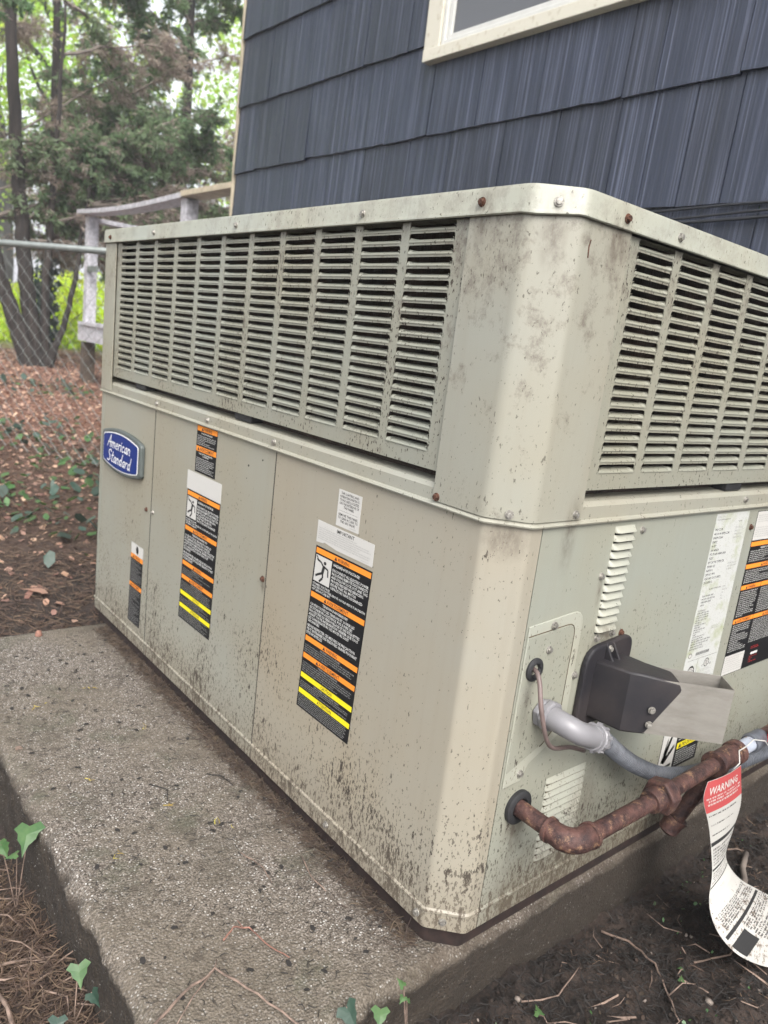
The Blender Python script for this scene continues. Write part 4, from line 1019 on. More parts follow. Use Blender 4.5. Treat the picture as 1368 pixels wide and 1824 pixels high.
def big_warning(h0, z1, skew, lab, seed):
    L = Label('A', h0, z1, .157, .306, m_black, lab, skew); L.w = .157
    L.band(.003, .0125, m_orange, 'WARNING'); falling_man(L, .0035, .0155, .047, .047)
    L.text('HAZARDOUS VOLTAGE!', .056, .128, .0170, .0220, m_txtw)
    L.text('DISCONNECT ALL ELECTRIC POWER\nINCLUDING REMOTE DISCONNECTS\nAND FOLLOW LOCK OUT AND TAG\nPROCEDURES BEFORE SERVICING.\nINSURE THAT ALL MOTOR\nCAPACITORS HAVE DISCHARGED', .054, .153, .0265, .0630, m_txtw)
    L.text('STORED VOLTAGE.\nFAILURE TO DO THE ABOVE COULD RESULT IN DEATH\nOR SERIOUS INJURY.', .0035, .153, .0655, .0810, m_txtw)
    L.band(.0835, .0930, m_orange, 'AVERTISSEMENT', wmax=.072)
    L.text('TENSION DANGEREUSE!', .040, .112, .0960, .1005, m_txtw)
    L.text('COUPER TOUTES LES TENSIONS ET OUVRIR LES\nSECTIONNEURS A DISTANCE, PUIS SUIVRE LES\nPROCEDURES DE VERROUILLAGE ET DES ETIQUETTES\nAVANT TOUTE INTERVENTION. VERIFIER QUE TOUS\nLES CONDENSATEURS DES MOTEURS SONT\nDECHARGES.', .0035, .149, .1035, .1400, m_txtw)
    L.text('NE PAS RESPECTER CES MESURES DE PRECAUTION\nPEUT ENTRAINER DES BLESSURES GRAVES POUVANT\nETRE MORTELLES.', .0035, .149, .1440, .1625, m_txtw)
    L.band(.1665, .1760, m_orange, 'WARNING'); L.text('HAZARDOUS VOLTAGE!', .050, .108, .1778, .1812, m_txtg); L.micro(.004, .150, .1830, .1990, 4, m_txtg, seed=seed)
    L.band(.2000, .2095, m_orange, 'AVERTISSEMENT', wmax=.072); L.text('TENSION DANGEREUSE!', .050, .108, .2113, .2145, m_txtg); L.micro(.004, .150, .2165, .2365, 5, m_txtg, seed=seed + 1)
    L.band(.2380, .2475, m_yellow, 'CAUTION', tri=False); L.text('USE COPPER CONDUCTORS ONLY!', .045, .120, .2492, .2525, m_txtg); L.micro(.004, .150, .2540, .2675, 4, m_txtg, seed=seed + 2)
    L.band(.2690, .2785, m_yellow, 'ATTENTION', tri=False); L.micro(.004, .150, .2805, .3040, 7, m_txtg, seed=seed + 3)
    L.done(); return L
big_warning(.4130, .4930, .040, 'large black warning label on the near side panel', 1)
L = big_warning(.9230, .4795, .030, 'black warning label under a blank white header on the middle panel', 5)
L = Label('A', .9275, .5215, .161, .0415, m_white, 'blank white header sticker', 0, .0004); L.done()
L = Label('A', .8940, .6270, .0950, .1020, m_black, 'small black warning label under the joint rail'); L.w = .095
L.band(.0010, .0118, m_orange, 'WARNING', a0=.001, a1=.094); L.text('ROTATING FAN BLADE', .022, .072, .0145, .0178, m_txtw); L.micro(.004, .088, .0215, .0430, 6, m_txtw, seed=8)
L.band(.0450, .0560, m_orange, 'AVERTISSEMENT', a0=.001, a1=.094, wmax=.066); L.text('PALE DE VENTILATEUR EN\nROTATION', .016, .078, .0585, .0665, m_txtw, 'CENTER'); L.micro(.004, .088, .0700, .0995, 8, m_txtw, seed=9); L.done()
L = Label('A', 1.2290, .2710, .0780, .2150, m_black, 'narrow black label with white top at the far left panel', .02); L.w = .078
L.rect(0, .078, 0, .029, m_white, 'header'); L.poly([(.034, .006), (.040, .004), (.046, .008), (.048, .018), (.042, .026), (.035, .022), (.031, .013)], m_txtk, 'pictogram')
L.band(.0295, .0410, m_orange, 'WARNING', a0=.0, a1=.078); L.micro(.003, .074, .044, .105, 20, m_txtg, seed=12); L.band(.1070, .1180, m_orange, 'AVERTISSEMENT', a0=0, a1=.078, wmax=.05); L.micro(.003, .074, .121, .213, 30, m_txtg, seed=13); L.done()
L = Label('A', .3645, .6025, .0620, .0610, m_white, 'small white lighting instruction sticker')
L.text('THE LIGHTING AND\nOPERATING INSTRUC-\nTIONS ARE LOCATED\nON THE INTERIOR OF\nTHIS PANEL', .004, .058, .0030, .0300, m_txtk, 'CENTER')
for k in range(12): L.rect(.006 + k * .0042, .0088 + k * .0042, .0342, .0347, m_txtk, 'dashed_rule')
L.text('REMOVE THIS PANEL\nTO GAIN ACCESS TO\nTHE GAS VALVE', .004, .058, .0385, .0540, m_txtk, 'CENTER'); L.micro(.038, .058, .0565, .0590, 1, m_txtg); L.done()
L = Label('A', .4145, .5375, .1560, .0390, m_white, 'white sticker headed IMPORTANT', .0, .0003, .0, [(0, 0), (.156, .0012), (.156, .038), (.06, .0385), (.024, .0345), (.020, .037), (0, .0385)])
L.text('IMPORTANT', .056, .104, .0028, .0092, m_txtk, 'CENTER'); L.micro(.004, .150, .0110, .0330, 6, m_txtg, .95, seed=15); L.micro(.126, .152, .0345, .0365, 1, m_txtg); L.done()
# short side: rating plate
L = Label('B', .5490, .6220, .1230, .3380, m_plate, 'white rating plate streaked with green algae'); L.w = .123
L.text('Tyler, TX', .004, .030, .004, .0075, m_txtg); L.micro(.004, .052, .0100, .0130, 1, m_txtk, seed=20); L.micro(.086, .100, .016, .0195, 1, m_txtk)
L.micro(.004, .062, .0270, .1330, 14, m_txtk, .4, .5, seed=21); L.micro(.078, .110, .0270, .052, 4, m_txtg, .8, .5, seed=22); L.micro(.080, .115, .0950, .112, 3, m_txtg, .6, seed=23)
L.micro(.030, .072, .1400, .1450, 1, m_txtk); L.micro(.010, .060, .1520, .1750, 4, m_txtk, .7, .5, seed=24); L.micro(.080, .105, .1400, .170, 5, m_txtg, .5, seed=25)
L.micro(.006, .050, .1800, .2400, 13, m_txtk, .6, .55, seed=26); L.micro(.070, .100, .2180, .2260, 2, m_txtg, seed=27); L.micro(.006, .075, .2400, .2600, 4, m_txtk, .9, .55, seed=28)
for k in range(34):
    x = .034 + k * .0015; L.rect(x, x + (.0009 if k % 3 else .0005), .2660, .2720, m_txtk, 'barcode')
L.micro(.026, .094, .2740, .2765, 1, m_txtg); L.rect(.010, .118, .2795, .2800, m_txtk, 'rule'); L.rect(.048, .0485, .2800, .338, m_txtk, 'rule'); L.rect(.048, .118, .3230, .3235, m_txtk, 'rule')
def oval(L, cx, cy, rx, ry, mat, name, lift=.00012, n=20): L.poly([(cx + rx * math.cos(t), cy + ry * math.sin(t)) for t in np.linspace(0, 6.2832, n + 1)[:-1]], mat, name, lift)
oval(L, .0285, .3080, .014, .017, m_txtk, 'certification_mark'); oval(L, .0285, .3010, .0105, .006, m_white, 'certification_mark_inner', .0002); L.micro(.0190, .0380, .2970, .3040, 2, m_txtk, 1, .6, .0003)
L.micro(.0190, .0380, .3110, .3180, 3, m_txtw, 1, .5, .0003); oval(L, .014, .2690, .006, .005, m_txtk, 'certification_mark'); oval(L, .014, .2690, .0048, .0038, m_white, 'certification_mark_inner', .0002)
oval(L, .084, .2935, .0095, .0088, m_txtk, 'listing_mark'); oval(L, .084, .2935, .0078, .0071, m_white, 'listing_mark_inner', .0002); L.text('UL', .0795, .0885, .2885, .2985, m_txtk, 'CENTER', .0004); L.text('c', .0675, .0715, .2960, .3000, m_txtk); L.text('US', .0950, .1020, .2955, .3000, m_txtk)
L.micro(.056, .108, .3050, .3200, 5, m_txtg, .8, seed=29); L.done()
L = Label('B', .7080, .6200, .2400, .3380, m_black, 'wide black warning label with red text at the lower right', .0); L.w = .24
L.rect(.0012, .2388, .0012, .0580, m_white, 'header'); L.micro(.006, .225, .0080, .0240, 4, m_txtg, .9, seed=30); L.micro(.006, .225, .0320, .0540, 5, m_txtg, .95, seed=31)
L.band(.0610, .0700, m_orange, 'WARNING', a0=.0012, a1=.2388, cx=.10); L.text('HAZARDOUS VOLTAGE', .045, .095, .0725, .0765, m_txtw); L.micro(.006, .225, .0790, .1030, 6, m_txtw, seed=32)
L.band(.1060, .1150, m_orange, 'AVERTISSEMENT', a0=.0012, a1=.2388, cx=.10, wmax=.06); L.micro(.006, .225, .1190, .1460, 7, m_txtw, seed=33)
for x0, x1 in ((.0012, .0850), (.0865, .2388)):
    L.band(.1490, .1580, m_orange, 'WARNING', a0=x0, a1=x1, wmax=.045); L.micro(x0 + .004, x1 - .006, .1620, .2160, 13, m_txtw, .85, seed=34 + int(x0 * 100))
    L.band(.2185, .2275, m_orange, 'AVERTISSEMENT', a0=x0, a1=x1, wmax=.058); L.micro(x0 + .004, x1 - .006, .2310, .2900 if x0 < .05 else .282, 14, m_txtw, .85, seed=38 + int(x0 * 100))
L.rect(.0012, .0850, .2960, .3368, m_white, 'header'); L.micro(.005, .080, .3000, .3340, 7, m_txtg, .95, seed=42)
L.micro(.110, .150, .2920, .2990, 2, m_red, seed=43, word=4); L.rect(.116, .146, .3060, .3110, m_txtw, 'white_bar'); L.micro(.112, .150, .3140, .3300, 4, m_red, .6, seed=44, word=4); L.done()
L = Label('B', .5300, .2020, .1450, .0860, m_black, 'caution label with a hand and bird like pictogram below the flue hood', 0.0, .0003, 0, [(0, 0), (.145, 0), (.145, .086), (0, .086)]); L.w = .145
L.rect(.0012, .0540, .0012, .0848, m_white, 'header'); L.band(.0330, .0460, m_yellow, 'PRECAUCION', a0=.060, a1=.143, wmax=.055); L.micro(.062, .140, .004, .030, 5, m_txtw, seed=45); L.micro(.062, .140, .050, .083, 7, m_txtw, seed=46)
for pts in ([(.008, .060), (.030, .010), (.036, .014), (.024, .050), (.048, .030), (.050, .038), (.020, .066)], [(.006, .074), (.048, .070), (.048, .076), (.008, .080)], [(.012, .044), (.020, .014), (.023, .016), (.017, .046)]): L.poly(pts, m_txtk, 'pictogram')
L.done()

# convert the queued words into meshes
made = []
for (L, body, a0, a1, t0, t1, mat, al, lift) in TEXTQ:
    cd = bpy.data.curves.new('lettering', 'FONT'); cd.body = body; cd.size = 1; cd.align_x = al; cd.resolution_u = 1; cd.space_line = .95; cd.offset = .012
    ob = bpy.data.objects.new('lettering', cd); C.objects.link(ob); made.append(ob)
bpy.context.view_layer.update(); dg = bpy.context.evaluated_depsgraph_get(); accT = {}
for ob, (L, body, a0, a1, t0, t1, mat, al, lift) in zip(made, TEXTQ):
    me = bpy.data.meshes.new_from_object(ob.evaluated_get(dg)); vs_ = np.array([v.co[:] for v in me.vertices]); fs_ = [tuple(p.vertices) for p in me.polygons]
    if len(vs_):
        mn, mx = vs_.min(0), vs_.max(0); sx = (a1 - a0) / max(mx[0] - mn[0], 1e-6); sy = (t1 - t0) / max(mx[1] - mn[1], 1e-6)
        P = [L.P(a0 + (v[0] - mn[0]) * sx, t1 - (v[1] - mn[1]) * sy, L.top + lift) for v in vs_]
        accT.setdefault((id(L), mat.name), (MB(), mat, L))[0].add(P, fs_)
    bpy.data.meshes.remove(me); cd = ob.data; bpy.data.objects.remove(ob); bpy.data.curves.remove(cd)
for mb, mat, L in accT.values(): mb.build('lettering', mat, L.o)['kind'] = 'stuff'

# ---- flue hood (part of the unit, with parts of its own)
fl = rpoly([(.216, .300), (.216, .430), (.336, .440), (.336, .300)], [.006, .034, .026, .006], 6)
hood = MB().extrude([(x, -.0005, z) for x, z in fl], (0, -.0105, 0)).build('flue_hood', m_plastic, ac, bevel=.003)
top = [(.239, -.008), (.2465, -.067), (.258, -.0800), (.304, -.1215), (.336, -.0865), (.316, -.050), (.316, -.008)]
bot = [(.239, -.008), (.2465, -.067), (.2545, -.0755), (.2755, -.0925), (.309, -.0590), (.314, -.050), (.314, -.008)]
arch = [(x, y, .409 + (.004 if i in (1, 2) else 0) - (.0035 if i in (3, 4) else 0)) for i, (x, y) in enumerate(top)]
MB().sweep([[(x, y, .3165) for x, y in bot], [(x, y, .397 if i not in (3, 4) else .394) for i, (x, y) in enumerate(top)], [(x + (.275 - x) * .05, y * .97 - .001, z) for x, y, z in arch]], True, True).build('hood_body', m_plastic, hood, smooth=True, angle=28, bevel=.0035)
for x in (.2605, .2785): MB().extrude([(x, -.009, .405), (x, -.009, .436), (x, -.024, .413), (x, -.030, .405)], (.004, 0, 0)).build('rib', m_plastic, hood, bevel=.001)
b_ = place('hex_screw', ms, hood); b_.location = (.2715, -.0110, .4235)
tk = .0012; u_ = Vector((.7254, -.6883, 0)); n_ = Vector((.6883, .7254, 0)); c0 = Vector((.257, -.0755, 0)); ln = .1395; wd_ = .050
ch = MB()
def slab(p, a_, b_, z0, z1):
    p = Vector(p); ch.extrude([p + Vector((0, 0, z0)), p + a_ + Vector((0, 0, z0)), p + a_ + b_ + Vector((0, 0, z0)), p + b_ + Vector((0, 0, z0))], (0, 0, z1 - z0))
slab(c0, u_ * ln, n_ * tk, .3195, .4070); slab(c0 + n_ * wd_, u_ * ln, n_ * tk, .3195, .4070); slab(c0 + u_ * (ln - tk) + n_ * (tk + .0003), u_ * tk, n_ * (wd_ - tk - .0006), .3195, .4070)
slab(c0 + n_ * (tk + .0003), u_ * (ln - .002), n_ * (wd_ - tk - .0006), .3200, .3212)
chute = ch.build('metal_outlet', m_galv, hood)
hb_ = screw(m_bolt)
for z in (.359, .3355):
    o = place('hex_screw', ms, hood); o.location = Vector((.2745, -.0955, z)) - n_ * .0015 + Vector((0, 0, 0)); o.rotation_euler = (0, .4, math.atan2(-n_.y, -n_.x) + math.pi / 2); o.scale = (.95,) * 3
# dark rust streak plug
MB().disc((.252, -.0004, .452), (0, -1, 0), .004, .0015, 7).build('rust_spot', m_boltr, ac)

# ---- grommets (parts of the unit)
def grommet(x, z, r0, r1, mat=m_rub):
    pr = [(r0, 0), (r0, -.006), (r0 - .003, -.0085), (r1 + .002, -.0085), (r1, -.006), (r1, 0)]
    secs = [[(x + rr * math.cos(t), -.0002 + yy, z + rr * math.sin(t)) for rr, yy in pr] for t in np.linspace(0, 2 * math.pi, 29)]
    o = MB().sweep(secs, True, False).build('grommet', mat, ac, smooth=True, angle=40)
    MB().disc((x, -.0003, z), (0, -1, 0), r1 + .001, .0006, 20).build('knockout_hole', m_dark, o)
grommet(.0975, .4200, .0175, .0085); grommet(.1175, .1935, .0270, .0150)

# ================================================================== GAS PIPE
gp = thing('gas_pipe', 'rusted iron gas pipe leaving a black grommet and running along the short side', 'pipe', (.117, -.10, .193)); GO = Vector((.117, -.10, .193))
def gb(mb, name, mat, parent=None, **k):
    o = mb.build(name, mat, parent or gp, **k)
    if parent is None: o.location = -GO
    return o
gy_ = -.100
gb(MB().tube([(.1175, .004, .1935), (.1175, -.080, .1925)], .0132, 16), 'pipe', m_pipe, smooth=True, angle=50)
arc = [(.1175, -.060, .1925), (.1175, -.066, .1925), (.1175, -.0665, .1925), (.1175, -.078, .1925)] + [(.1175 + .026 * (1 - math.cos(t)), -.078 - .024 * math.sin(t), .1922) for t in np.linspace(.2, math.pi / 2, 7)] + [(.1570, -.102, .1920), (.1575, -.102, .1920), (.1640, -.102, .1920)]
rad = [.0192, .0192, .0168, .0172] + [.0178] * 7 + [.0170, .0195, .0195]
gb(MB().tube(arc, rad, 20), 'pipe_elbow', m_pipe, smooth=True, angle=55)
def run(x): return Vector((x, -.102 + .002 * (x - .16), .1920 + .034 * max(0, x - .30) * .9))
gb(MB().tube([run(.155), run(.330)], .0132, 18), 'pipe', m_pipe, smooth=True, angle=50)
gb(MB().tube([run(.318), run(.326), run(.345)], [.0178, .0195, .0195], 16), 'union_tail', m_pipe, smooth=True, angle=40)
gb(MB().disc(run(.341), run(.37) - run(.341), .0300, .024, 6), 'union_nut', m_pipe, bevel=.003)
gb(MB().tube([run(.366), run(.374), run(.376)], [.0215, .0215, .0165], 16), 'union_collar', m_pipe, smooth=True, angle=40)
gb(MB().tube([run(.372), run(.535)], .0132, 18), 'pipe', m_pipe, smooth=True, angle=50)
gb(MB().tube([run(.520), run(.528), run(.5285), run(.59), run(.5905), run(.606)], [.0225, .0225, .0190, .0190, .0220, .0220], 20), 'pipe_tee', m_pipe, smooth=True, angle=45)
gb(MB().tube([run(.602), run(.660)], .0135, 18), 'pipe', m_bluepipe, smooth=True, angle=50)
gb(MB().tube([run(.655), run(.663), run(.664), run(.70)], [.0165, .0185, .0165, .0165], 18), 'valve_body', m_flex, smooth=True, angle=40)
gb(MB().tube([run(.70), run(1.28), run(1.30) + Vector((.01, 0, -.02)), Vector((1.31, -.1, -.25))], .0132, 14), 'pipe', m_pipe, smooth=True, angle=50)
gb(MB().obox(run(.715) + Vector((0, -.020, .014)), (.022, 0, .004), (0, .008, 0), (0, 0, .012)), 'valve_handle', m_red, bevel=.004)
d0, d1 = Vector((.566, -.094, .192)), Vector((.518, -.050, .040)); dv = (d1 - d0)
gb(MB().tube([d0, d0 + dv * .12, d0 + dv * .125, d0 + dv * .85], [.0200, .0200, .0138, .0138], 16), 'drip_leg', m_pipe, smooth=True, angle=45)
gb(MB().tube([d0 + dv * .82, d0 + dv * .86, d0 + dv * .865, d0 + dv, d0 + dv * 1.03], [.0205, .0205, .0185, .0185, .012], 10), 'pipe_cap', m_pipe, smooth=True, angle=45)

# ================================================================== CONDUIT AND CABLE
cd_ = thing('electrical_conduit', 'grey plastic elbow and ribbed flexible conduit crossing behind the gas pipe', 'conduit', (.128, -.01, .348)); CO = Vector((.128, -.01, .348))
def cb_(mb, name, mat, **k):
    o = mb.build(name, mat, cd_, **k); o.location = -CO; return o
cb_(MB().disc((.131, -.004, .348), (0, -1, 0), .0225, .011, 6), 'lock_nut', m_pvc, bevel=.002)
cb_(MB().disc((.131, -.015, .348), (0, -1, 0), .0235, .012, 8), 'hub', m_pvc, bevel=.003)
ep = [(.1305, -.022, .348), (.1300, -.036, .3475), (.1315, -.048, .3465), (.1365, -.0570, .3435), (.1450, -.0620, .3385), (.1560, -.0635, .3335), (.1800, -.0630, .3235)]
cb_(MB().tube(ep, [.0170] * 7, 22), 'elbow', m_pvc, smooth=True, angle=50)
ax_ = Vector((.0240, .0012, -.0098)).normalized(); rc = Vector((.1795, -.0630, .3237))
cb_(MB().tube([rc, rc + ax_ * .003, rc + ax_ * .0031, rc + ax_ * .009], [.0195, .0195, .0180, .0180], 24), 'collar', m_pvc, smooth=True, angle=40)
nutm = MB(); e1 = ax_.orthogonal().normalized(); e2 = ax_.cross(e1)
nutm.tube([rc + ax_ * .010, rc + ax_ * .012, rc + ax_ * .021, rc + ax_ * .023], [.0185, .0205, .0205, .0180], 24)
for k in range(10):
    t = k / 10 * 2 * math.pi; dr = e1 * math.cos(t) + e2 * math.sin(t); tg = ax_.cross(dr); nutm.obox(rc + ax_ * .0165 + dr * .0205, ax_ * .0055, dr * .0022, tg * .0022)
cb_(nutm, 'compression_nut', m_pvc, smooth=True, angle=40)
key = [rc + ax_ * .020, (.226, -.0570, .3020), (.285, -.049, .2620), (.360, -.046, .2150), (.455, -.046, .1690), (.550, -.048, .1430), (.650, -.05, .1270), (.790, -.055, .1080), (1.00, -.06, .10), (1.22, -.06, .10)]
key = [Vector(p) for p in key]; fine_ = []
for i in range(len(key) - 1):
    p0, p1, p2, p3 = key[max(i - 1, 0)], key[i], key[i + 1], key[min(i + 2, len(key) - 1)]; st = max(2, int((p2 - p1).length / .0024))
    for q in range(st):
        t = q / st; fine_.append(.5 * ((2 * p1) + (p2 - p0) * t + (2 * p0 - 5 * p1 + 4 * p2 - p3) * t * t + (3 * p1 - p0 - 3 * p2 + p3) * t ** 3))
cb_(MB().tube(fine_, [.0136 + (.0009, .0009, -.0034)[i % 3] for i in range(len(fine_))], 16), 'flexible_conduit', m_flex, smooth=True, angle=30)
cp = [(.0985, .003, .4205), (.0940, -.008, .4215), (.0890, -.018, .4195), (.0860, -.026, .4090), (.0830, -.032, .3960), (.0820, -.037, .3820), (.0850, -.041, .3640), (.0930, -.043, .3420), (.1050, -.042, .3240), (.1200, -.039, .3110), (.1380, -.036, .3020), (.1600, -.032, .2950), (.1850, -.026, .2860), (.2150, -.018, .272), (.26, -.010, .25)]
key = [Vector(p) for p in cp]; fine_ = []
for i in range(len(key) - 1):
    p0, p1, p2, p3 = key[max(i - 1, 0)], key[i], key[i + 1], key[min(i + 2, len(key) - 1)]
    for q in range(5):
        t = q / 5; fine_.append(.5 * ((2 * p1) + (p2 - p0) * t + (2 * p0 - 5 * p1 + 4 * p2 - p3) * t * t + (3 * p1 - p0 - 3 * p2 + p3) * t ** 3))
tag(MB().tube(fine_, .0034, 10).build('control_cable', m_cable, smooth=True), 'thin brown cable looping down from the small black grommet behind the plastic elbow', 'cable')

# ================================================================== PAPER TAG

LT = [(.447, -.128, .204), (.442, -.13, .173), (.481, -.132, .113), (.505, -.138, .053), (.504, -.148, .015), (.470, -.165, -.006), (.446, -.187, -.020), (.438, -.212, -.034), (.458, -.238, -.056), (.526, -.262, -.092), (.60, -.285, -.112)]
RT = [(.566, -.128, .200), (.582, -.128, .167), (.602, -.130, .112), (.585, -.134, .065), (.563, -.140, .031), (.569, -.150, .007), (.592, -.165, -.018), (.612, -.185, -.030), (.640, -.205, -.045), (.722, -.225, -.085), (.80, -.24, -.105)]
def cat(P, t):
    n = len(P) - 1; x = min(max(t, 0), .99999) * n; i = int(x); f = x - i; q = [Vector(P[min(max(j, 0), n)]) for j in (i - 1, i, i + 1, i + 2)]
    return .5 * ((2 * q[1]) + (q[2] - q[0]) * f + (2 * q[0] - 5 * q[1] + 4 * q[2] - q[3]) * f * f + (3 * q[1] - q[0] - 3 * q[2] + q[3]) * f ** 3)
def TS(u, v, lift=0.0):
    a_, b_ = cat(LT, v), cat(RT, v); p = a_.lerp(b_, u); e = 1e-3
    tu = b_ - a_; tv = cat(LT, min(v + e, 1)).lerp(cat(RT, min(v + e, 1)), u) - cat(LT, max(v - e, 0)).lerp(cat(RT, max(v - e, 0)), u)
    nn = tv.cross(tu).normalized(); bow = .010 * math.sin(math.pi * u) * (1 if v > .5 else .4)
    return p + nn * (lift + bow)
m_redp = printed('faded red print', (.40, .070, .070), .9, .7)
tagp = thing('gas_warning_tag', 'long curling paper tag with a red WARNING header hanging below the gas pipe', 'tag', (.447, -.128, .204)); TO = Vector((.447, -.128, .204))
def tgb(mb, nm, mat, **k):
    o = mb.build(nm, mat, tagp, **k); o.location = -TO; return o
def tpatch(mb, u0, u1, v0, v1, lift, nu=1, nv=1):
    P = [TS(u0 + (u1 - u0) * i / nu, v0 + (v1 - v0) * j / nv, lift) for j in range(nv + 1) for i in range(nu + 1)]
    mb.add(P, [(j * (nu + 1) + i, (j + 1) * (nu + 1) + i, (j + 1) * (nu + 1) + i + 1, j * (nu + 1) + i + 1) for j in range(nv) for i in range(nu)])
a = NT('muddy tag paper'); n1 = a.noise(110, None, 6, .8); n2 = a.noise(9); X, Y, Z = a.sep(a.pos)
mk = a.ramp(a.math('ADD', n1, a.mr(Z, .02, -.02, -.16, .04)), [(.57, 0), (.61, 1)]); c = a.mix(a.math('MULTIPLY', mk, .85), (.43, .42, .39), (.11, .075, .05))
m_paper = a.fin(c, .6, None, None, .25)
mb = MB(); NU, NV = 10, 72; P = []
for sgn in (0, 1):
    for j in range(NV + 1):
        for i in range(NU + 1): P.append(TS(i / NU, j / NV, .00035 * (1 - sgn)))
off_ = (NU + 1) * (NV + 1); F = []
for j in range(NV):
    for i in range(NU):
        q = [j * (NU + 1) + i, (j + 1) * (NU + 1) + i, (j + 1) * (NU + 1) + i + 1, j * (NU + 1) + i + 1]; F.append(tuple(q)); F.append(tuple(x + off_ for x in q[::-1]))
for j in range(NV):
    a0_, a1_ = j * (NU + 1), (j + 1) * (NU + 1); F.append((a0_, a0_ + off_, a1_ + off_, a1_)); b0, b1 = a0_ + NU, a1_ + NU; F.append((b0, b1, b1 + off_, b0 + off_))
mb.add(P, F); tgb(mb, 'paper', m_paper, smooth=True, angle=60)
mb = MB(); tpatch(mb, .004, .996, .004, .158, .0005, 10, 12); tgb(mb, 'red_header', m_redp, smooth=True)
mb = MB()
for v0, v1 in ((.265, .279), (.375, .386), (.455, .463)): tpatch(mb, .01, .99, v0, v1, .0005, 10, 2)
tpatch(mb, .04, .97, .700, .718, .0005, 10, 2); tpatch(mb, .03, .30, .745, .815, .0005, 4, 5); tgb(mb, 'black_bar', m_txtk)
def tmicro(v0, v1, rows, u0, u1, mat, seed, nm, fill=.9):
    g = random.Random(seed); mb = MB(); rh = (v1 - v0) / rows
    for r_ in range(rows):
        u = u0; end = u1 if g.random() < fill else u0 + (u1 - u0) * g.uniform(.3, .7)
        while u < end:
            wl = g.uniform(.03, .09); n_ = max(1, int(wl / .0145))
            for k in range(n_):
                if g.random() < .85: tpatch(mb, u + k * .0145, u + k * .0145 + .0105, v0 + rh * r_, v0 + rh * r_ + rh * .55, .0006)
            u += n_ * .0145 + .014
    tgb(mb, nm, mat)
tmicro(.103, .140, 3, .06, .92, m_white, 3, 'fine_print'); tmicro(.170, .178, 1, .04, .8, m_txtk, 4, 'fine_print'); tmicro(.205, .212, 1, .06, .7, m_txtk, 5, 'fine_print'); tmicro(.240, .247, 1, .06, .55, m_txtk, 6, 'fine_print')
tmicro(.290, .368, 6, .06, .90, m_txtk, 7, 'fine_print', .5); tmicro(.395, .450, 5, .06, .9, m_txtk, 8, 'fine_print', .6); tmicro(.60, .69, 7, .12, .92, m_txtk, 9, 'fine_print'); tmicro(.730, .985, 22, .34, .96, m_txtk, 10, 'fine_print')
cdv = bpy.data.curves.new('lettering', 'FONT'); cdv.body = 'WARNING'; cdv.size = 1; cdv.resolution_u = 1; cdv.offset = .015
ob = bpy.data.objects.new('lettering', cdv); C.objects.link(ob); bpy.context.view_layer.update(); dg = bpy.context.evaluated_depsgraph_get()
me = bpy.data.meshes.new_from_object(ob.evaluated_get(dg)); vs_ = np.array([v.co[:] for v in me.vertices]); fs_ = [tuple(p.vertices) for p in me.polygons]
mn, mx = vs_.min(0), vs_.max(0); mb = MB(); mb.add([TS(.10 + .76 * (v[0] - mn[0]) / (mx[0] - mn[0]), .092 - .040 * (v[1] - mn[1]) / (mx[1] - mn[1]), .0008) for v in vs_], fs_); tgb(mb, 'lettering', m_white)
bpy.data.meshes.remove(me); bpy.data.objects.remove(ob); bpy.data.curves.remove(cdv)
tgb(MB().tube([(.535, -.127, .196), (.540, -.135, .215), (.560, -.122, .226), (.600, -.118, .222), (.640, -.112, .221), (.672, -.120, .214), (.700, -.124, .190), (.735, -.125, .165)], .0011, 5), 'tie_wire', m_white, smooth=True)

# ================================================================== SMALL THINGS ON THE GROUND
def stick(name, label, pts, r0, r1, mat, branches=(), cat='twig', group=None):
    g = np.random.default_rng(int(abs(pts[0][0]) * 1e4)); o0 = Vector(pts[0]); P = []
    key = [Vector(p) for p in pts]
    for i in range(len(key) - 1):
        for q in range(4): P.append(key[i].lerp(key[i + 1], q / 4) + Vector(g.normal(size=3)) * r0 * .35)
    P.append(key[-1]); mb = MB().tube([p - o0 for p in P], list(np.linspace(r0, r1, len(P))), 7)
    for bp in branches:
        q = [Vector(p) - o0 for p in bp]; mb.tube(q, list(np.linspace(r0 * .6, r1 * .5, len(q))), 6)
    o = mb.build(name, mat, None, smooth=True); o.location = o0; tag(o, label, cat, group); return o
pz = PZ + .004
stick('twig', 'long forked pale twig lying on the front end of the slab', [(-.392, .118, pz + .004), (-.331, .146, pz + .007), (-.284, .154, pz + .012), (-.252, .092, pz + .006), (-.226, .016, pz + .002)], .0022, .0013, m_twig, [[(-.284, .154, pz + .012), (-.325, .135, pz + .004), (-.372, .100, pz + .001)], [(-.284, .154, pz + .012), (-.270, .175, pz + .003)]])
stick('twig', 'short reddish bent twig on the slab near the foot of the corner', [(-.246, .203, pz), (-.222, .214, pz + .004), (-.205, .201, pz + .005), (-.196, .165, pz + .002), (-.180, .126, pz)], .0015, .0009, m_twigr, [[(-.212, .207, pz + .005), (-.214, .221, pz + .008)]])
for i, (lab, pts) in enumerate((('thin curved dark twig on the slab beside the rust stained rail', [(-.075, .60, pz - .002), (-.055, .575, pz + .002), (-.05, .54, pz - .001)]),
                               ('dark hooked twig in the middle of the slab', [(-.185, .62, pz - .002), (-.165, .585, pz + .001), (-.178, .555, pz - .001)]),
                               ('straight brown twig toward the near end of the slab', [(-.13, .36, pz - .002), (-.118, .31, pz), (-.122, .27, pz - .002)]),
                               ('small curled twig close to the long side of the unit', [(-.045, .30, pz - .002), (-.062, .25, pz + .001), (-.058, .21, pz - .002)]))):
    stick('twig', lab, pts, .0013, .0007, m_twigd if i < 2 else m_twig)
